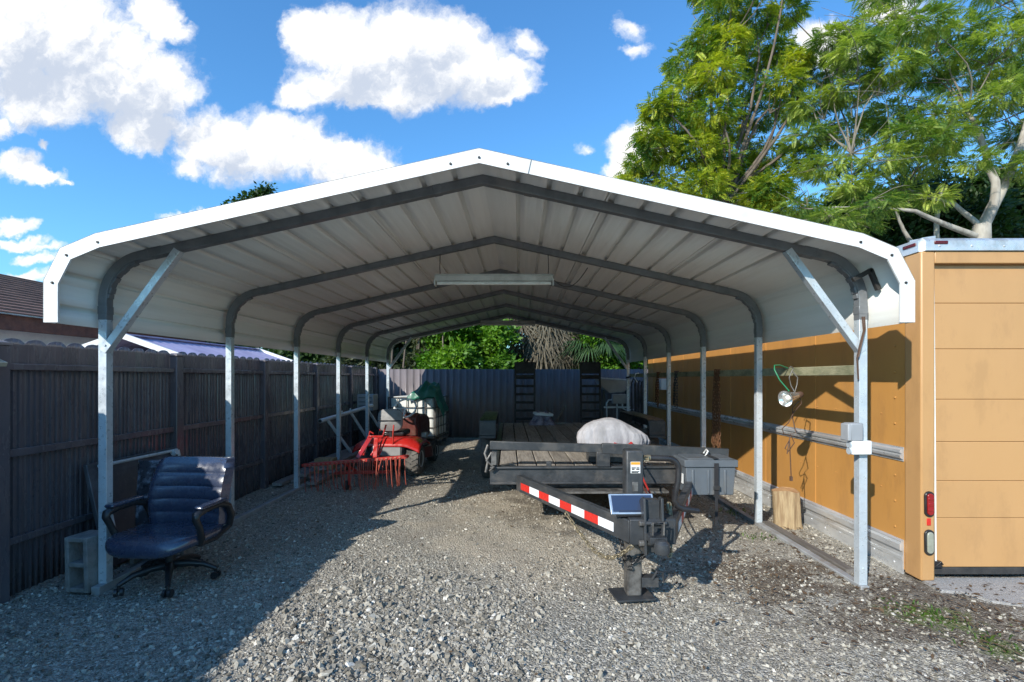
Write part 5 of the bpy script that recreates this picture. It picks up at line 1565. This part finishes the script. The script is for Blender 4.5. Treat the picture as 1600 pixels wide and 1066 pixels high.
def crown(parent, matl, clumps, per, tmpl, size, droop=.15, up=.35, name='crown', shell=.55, zflat=1.0):
    allv = []
    for (c, r_, dens) in clumps:
        k = max(4, int(per * dens))
        d = rng.normal(0, 1, (k, 3)); d /= np.linalg.norm(d, axis=1)[:, None]
        rad_ = (shell + (1 - shell) * rng.random(k)) ** 1.0 * rng.random(k) ** .22
        pos = d * rad_[:, None] * np.array(r_)[None] + np.array(c)[None]
        xd = d * .8 + rng.normal(0, .55, (k, 3)); xd[:, 2] = xd[:, 2] * .5 - droop
        xd /= np.linalg.norm(xd, axis=1)[:, None]
        zu = np.tile(np.array([0, 0, 1.0]), (k, 1)) + rng.normal(0, up, (k, 3))
        yd = np.cross(zu, xd); yd /= np.linalg.norm(yd, axis=1)[:, None] + 1e-9
        zd = np.cross(xd, yd)
        S = size * (.65 + .7 * rng.random(k))
        Rm = np.stack([xd, yd, zd], 2) * S[:, None, None]
        W = np.einsum('kij,mnj->kmni', Rm, tmpl) + pos[:, None, None, :]
        allv.append(W.reshape(-1, 3))
    V = np.concatenate(allv)
    F = np.arange(len(V), dtype=np.int32).reshape(-1, 4)
    return np_mesh(name, V, F, matl, parent)
def limb(mb, p, q, r0, r1, wob=.12, n=7, sides=8):
    p, q = Vector(p), Vector(q); L_ = (q - p).length
    o1 = Vector((random.gauss(0, 1), random.gauss(0, 1), random.gauss(0, .6))) * wob * L_ * .5
    pts = []; rs = []
    for i in range(n + 1):
        t = i / n
        pts.append(p.lerp(q, t) + o1 * math.sin(PI * t) + Vector((random.gauss(0, 1), random.gauss(0, 1), random.gauss(0, 1))) * wob * L_ * .03 * (0 < t < 1))
        rs.append(r0 + (r1 - r0) * t)
    mb.tube(pts, rs, sides)
    return pts
random.seed(33)
frA = frond_template(6, .30, .085, .30)
frB = frond_template(9, .30, .055, .30)
cluA = cluster_template(9, .38, .55, .13)
# golden green tree left of the trailer roof
def at3(px, py, Y): return tuple(at(px, py, Y))
t1 = thing('golden_rain_tree', 'tall yellow green leafy tree rising behind the carport roof', 'tree', tuple(at(1130, 700, 15.5))[:2] + (0,))
mb = MB()
base = Vector((at(1135, 600, 15.5).x, 15.5, 0)); fork = Vector(at(1130, 330, 15.5))
limb(mb, base, fork, .26, .17, .05)
cl1 = []
for (px, py, r_, dn) in ((1000, 285, 40, .8), (1045, 300, 45, .9), (1100, 290, 45, 1), (1150, 300, 50, 1), (1200, 300, 42, .9), (1235, 330, 35, .8), (1035, 235, 40, 1), (1090, 235, 45, 1), (1150, 240, 48, .9),
                         (1200, 240, 36, .6), (1030, 170, 32, .9), (1065, 150, 45, 1), (1110, 180, 48, 1), (1075, 100, 45, 1), (1120, 115, 44, 1), (1165, 140, 38, .7), (1140, 70, 38, .9), (1125, 25, 40, .8), (1180, 30, 40, .8), (1230, 20, 34, .7),
                         (1215, 80, 30, .6), (1245, 95, 26, .6), (1225, 130, 34, .7), (1240, 170, 32, .7), (1190, 180, 30, .5), (1150, -30, 60, .9), (1220, -50, 50, .8), (1260, 250, 32, .6), (1015, 215, 26, .6), (1100, -20, 30, .5), (1085, 345, 40, .8), (1160, 350, 40, .8), (1140, 200, 40, 1), (1170, 270, 40, 1), (1185, 90, 36, .8), (1000, 255, 26, .6), (975, 290, 24, .6), (1060, 200, 40, .9), (1120, 260, 45, 1), (1205, 290, 36, .8), (1175, 320, 36, .8), (1100, 65, 34, .7)):
    Yd = 15.5 + random.uniform(-1.3, 1.3)
    c = at(px, py, Yd); rm = r_ * Yd / FPX
    cl1.append((c, (rm * .92, rm * .95, rm * .62), dn))
    s_ = fork.lerp(Vector(c), random.uniform(.0, .25)); limb(mb, s_, Vector(c), .06, .012, .22, 6, 6)
    for q in range(3):
        e = Vector(c) + Vector((random.gauss(0, rm * .6), random.gauss(0, rm * .6), random.gauss(0, rm * .5)))
        limb(mb, Vector(c).lerp(s_, .25), e, .018, .004, .2, 4, 5)
mb.build('trunk', M['bark'], t1, smooth=60, normals=False)
crown(t1, M['leaf_gold'], cl1, 470, frA, .27, droop=.25, up=.45)
# feathery tree on the right
t2 = thing('feathery_tree', 'spreading feathery green tree with pale forked trunk behind the ochre trailer', 'tree', (at(1535, 600, 13.5).x, 13.5, 0))
mb = MB()
Yt = 13.5
p0 = Vector((at(1530, 600, Yt).x, Yt, 0)); p1 = Vector(at(1534, 352, Yt))
limb(mb, p0, p1, .28, .20, .02, 7, 12)
L1 = limb(mb, p1 - Vector((0, 0, .1)), at(1545, 262, Yt - .2), .12, .09, .10, 7, 10); L1b = limb(mb, at(1545, 262, Yt - .2), at(1512, 175, Yt - .3), .09, .045, .1)
L2 = limb(mb, p1 - Vector((0, 0, .1)), at(1590, 240, Yt), .15, .10, .10, 7, 10); L2b = limb(mb, at(1590, 240, Yt), at(1640, 60, Yt), .10, .04, .1)
L3 = limb(mb, p1 - Vector((0, 0, .05)), at(1490, 318, Yt + .3), .08, .055, .05); L3b = limb(mb, at(1490, 318, Yt + .3), at(1330, 240, Yt), .05, .018, .1)
L4 = limb(mb, p1 - Vector((0, 0, .35)), at(1430, 330, Yt - .6), .09, .05, .05); L4b = limb(mb, at(1430, 330, Yt - .6), at(1290, 325, Yt - .5), .05, .02, .1)
limb(mb, at(1470, 420, Yt + .5), at(1472, 290, Yt + .6), .09, .04, .08); limb(mb, at(1425, 380, Yt + .3), at(1400, 330, Yt), .06, .03, .1)
mb.build('trunk', M['bark_pale'], t2, smooth=60, normals=False)
mb = MB()
anchors = [L1[-1], L1b[-1], L2[-1], L2b[-1], L3[-1], L3b[-1], L4b[-1], L1b[3], L2b[3], L3b[3]]
cl2 = []
for (px, py, r_, dn) in ((1300, 60, 35, .7), (1290, 110, 40, .8), (1270, 165, 40, .8), (1260, 215, 40, .8), (1290, 260, 45, .8), (1340, 80, 45, 1), (1330, 140, 45, 1), (1330, 205, 48, 1), (1370, 40, 45, .9), (1390, 110, 50, 1), (1390, 180, 50, 1),
                         (1380, 250, 50, .9), (1330, 290, 35, .5), (1440, 40, 50, 1), (1450, 110, 50, 1), (1450, 180, 55, 1), (1440, 250, 50, .8), (1500, 50, 50, 1), (1510, 120, 50, 1), (1500, 200, 45, .8), (1560, 70, 55, 1), (1570, 150, 50, .9), (1580, 210, 40, .6),
                         (1630, 90, 60, 1), (1640, 200, 60, .9), (1400, -30, 60, .9), (1480, -40, 60, 1), (1570, -30, 60, 1), (1650, 0, 60, 1), (1720, 100, 60, .8), (1720, 220, 60, .8), (1370, 320, 40, .5), (1410, 300, 35, .5), (1300, 340, 40, .45), (1345, 355, 35, .4), (1250, 320, 36, .4), (1530, 250, 34, .35), (1460, 310, 28, .3), (1600, 260, 36, .6), (1590, 120, 45, .8), (1470, 220, 45, .7), (1420, 210, 45, .8)):
    Yd = Yt + random.uniform(-1.4, 1.4)
    c = at(px, py, Yd); rm = r_ * Yd / FPX
    cl2.append((c, (rm * 1.02, rm * 1.0, rm * .36), dn))
    a = min(anchors, key=lambda v: (v - Vector(c)).length)
    limb(mb, a, Vector(c), .026, .007, .16, 6, 6)
    for q in range(7):
        e = Vector(c) + Vector((random.gauss(0, rm * .9), random.gauss(0, rm * .8), random.gauss(0, rm * .6)))
        limb(mb, Vector(c).lerp(a, .3), e, .014, .004, .2, 4, 5)
mb.build('branches', M['bark_grey'], t2, smooth=60, normals=False)
crown(t2, M['leaf_feather'], cl2, 400, frB, .27, droop=.12, up=.30)

def bush(name, label, cat, box, matl, n, size, tmpl, r_=.55, per=120, trunk='bark', group=None):
    x0, x1, y0, y1, z1 = box
    o = thing(name, label, cat, ((x0 + x1) / 2, (y0 + y1) / 2, 0), 0, group)
    mb = MB(); cls = []
    for k in range(n):
        x = random.uniform(x0 + r_ * .6, x1 - r_ * .6); y = random.uniform(y0, y1)
        edge = 1 - abs((x - (x0 + x1) / 2) / ((x1 - x0) / 2)) ** 3 * .3
        z = random.uniform(.35, max(.6, (z1 - r_ * .7) * edge))
        rr = r_ * random.uniform(.7, 1.2)
        cls.append(((x, y, z), (rr, rr, rr * .8), random.uniform(.6, 1.2)))
        if k % 3 == 0: limb(mb, (x * .7 + (x0 + x1) * .15, y, 0), (x, y, z), .05, .01, .15, 5, 6)
    mb.build('trunk', M[trunk], o, smooth=60, normals=False)
    crown(o, matl, cls, per, tmpl, size, droop=.1, up=.6)
    return o
bush('bamboo_bush', 'bright lime green bush just beyond the back fence left of the palm', 'bush', (-2.9, -.1, 13.6, 15.2, 4.2), M['leaf_lime'], 34, .27, cluA, .5, 260)
bush('grey_green_bush', 'dull grey green bush behind the back left fence corner', 'bush', (-6.2, -2.6, 14.2, 16.2, 4.4), M['leaf_grey'], 34, .26, cluA, .5, 220)
bush('low_yellow_bush', 'yellow green bush beyond the back fence at the right end', 'bush', (1.6, 4.2, 14.2, 15.6, 3.6), M['leaf_lime'], 22, .26, cluA, .5, 200)
bush('dark_hedge', 'tall dark evergreen mass far behind the back fence', 'hedge', (-7, 6, 18, 20, 6.2), M['leaf_dark'], 70, .42, cluA, 1.0, 200)
bush('side_tree_belt', 'dark green tree belt beyond the left fence past the shed', 'hedge', (-17, -6.5, 16.5, 20, 4.6), M['leaf_dark'], 60, .36, cluA, .9, 220)
bush('far_right_tree', 'dark bushy tree filling in behind the pale forked trunk', 'tree', (10.5, 23, 18, 21, 9.8), M['leaf_dark'], 110, .42, cluA, 1.2, 260)
# slim tree tip above the left roof slope
t3 = thing('distant_tree', 'distant dark tree whose tip shows above the left roof slope', 'tree', (at(385, 600, 26).x, 26, 0))
mb = MB(); tb_ = Vector((at(385, 600, 26).x, 26, 0)); tt_ = Vector(at(388, 335, 26)); limb(mb, tb_, tt_, .25, .06, .04)
c3 = []
for (px, py, r_, dn) in ((372, 318, 9, 1), (385, 312, 7, .7), (398, 308, 9, 1), (412, 302, 8, .9), (420, 296, 5, .6), (360, 324, 6, .6), (380, 345, 22, 1), (410, 340, 22, 1), (350, 365, 24, 1), (390, 380, 26, 1), (430, 370, 22, 1)):
    c = at(px, py, 26); rm = r_ * 26 / FPX; c3.append((c, (rm, rm, rm * .8), dn * rm * 1.7)); limb(mb, tt_.lerp(tb_, .15), Vector(c), .05, .015, .15, 5, 6)
mb.build('trunk', M['bark'], t3, smooth=60, normals=False)
crown(t3, M['leaf_dark'], c3, 70, cluA, .40, droop=.1, up=.6)

# fan palm with a skirt of dead fronds behind the back fence
pt = thing('fan_palm', 'shaggy fan palm with grey dead frond skirt behind the back fence', 'palm', (.55, 15.0, 0))
mb = MB(); limb(mb, (.75, 15.0, 0), (.80, 15.0, 4.8), .24, .2, .02, 8, 14); mb.build('trunk', M['bark_pale'], pt, smooth=60, normals=False)
def fan(mb, root, d, length, blades, width, droopk):
    d = Vector(d).normalized(); s_ = d.cross(Vector((0, 0, 1)))
    if s_.length < .1: s_ = Vector((random.gauss(0, 1), random.gauss(0, 1), 0))
    s_.normalize(); u_ = s_.cross(d)
    stem = Vector(root) + d * length * .45
    mb.tube([Vector(root), stem], .012, 5)
    for k in range(blades):
        a = -1.25 + 2.5 * k / (blades - 1) + random.uniform(-.05, .05)
        dd = (d * math.cos(a) + s_ * math.sin(a)).normalized()
        l = length * .62 * (1 - .25 * abs(a) / 1.25)
        w_ = (dd.cross(u_)).normalized() * width
        p1_ = stem + dd * l * .55 - Vector((0, 0, droopk * l * .12)); p2_ = stem + dd * l - Vector((0, 0, droopk * l * .45))
        mb.raw([stem - w_ * .3, stem + w_ * .3, p1_ + w_, p1_ - w_, p2_], [(0, 1, 2, 3), (3, 2, 4)])
g_ = MB(); dd_ = MB()
for k in range(46):
    a = random.uniform(0, 2 * PI); el = random.uniform(-.2, 1.2)
    fan(g_, (.80, 15, 4.7), (math.cos(a) * math.cos(el), math.sin(a) * math.cos(el), math.sin(el)), random.uniform(1.3, 1.9), 17, .03, 1.0)
for k in range(230):
    a = random.uniform(0, 2 * PI); z_ = random.uniform(2.7, 4.6)
    fan(dd_, (random.choice((.3, .8, .8, 1.45)) + .26 * math.cos(a), 15 + .26 * math.sin(a), z_), (math.cos(a) * random.uniform(.3, .75), math.sin(a) * random.uniform(.3, .75), -1), random.uniform(1.0, 1.6), 11, .02, .5)
g_.build('crown', M['palm_green'], pt, smooth=0, normals=False); dd_.build('dead_fronds', M['palm_dead'], pt, smooth=0, normals=False)
pt2 = thing('young_palm', 'green young fan palm beyond the back fence near the trailer end', 'palm', (2.6, 14.6, 0))
g_ = MB()
for k in range(44):
    a = random.uniform(0, 2 * PI); el = random.uniform(-.35, 1.1)
    fan(g_, (2.3, 14.6, 2.6), (math.cos(a) * math.cos(el), math.sin(a) * math.cos(el), math.sin(el)), random.uniform(.9, 1.4), 15, .022, 1.1)
g_.build('crown', M['palm_green'], pt2, smooth=0, normals=False)
mb = MB(); limb(mb, (2.3, 14.6, 0), (2.3, 14.6, 2.6), .16, .13, .02, 6, 12); mb.build('trunk', M['bark'], pt2, smooth=60, normals=False)
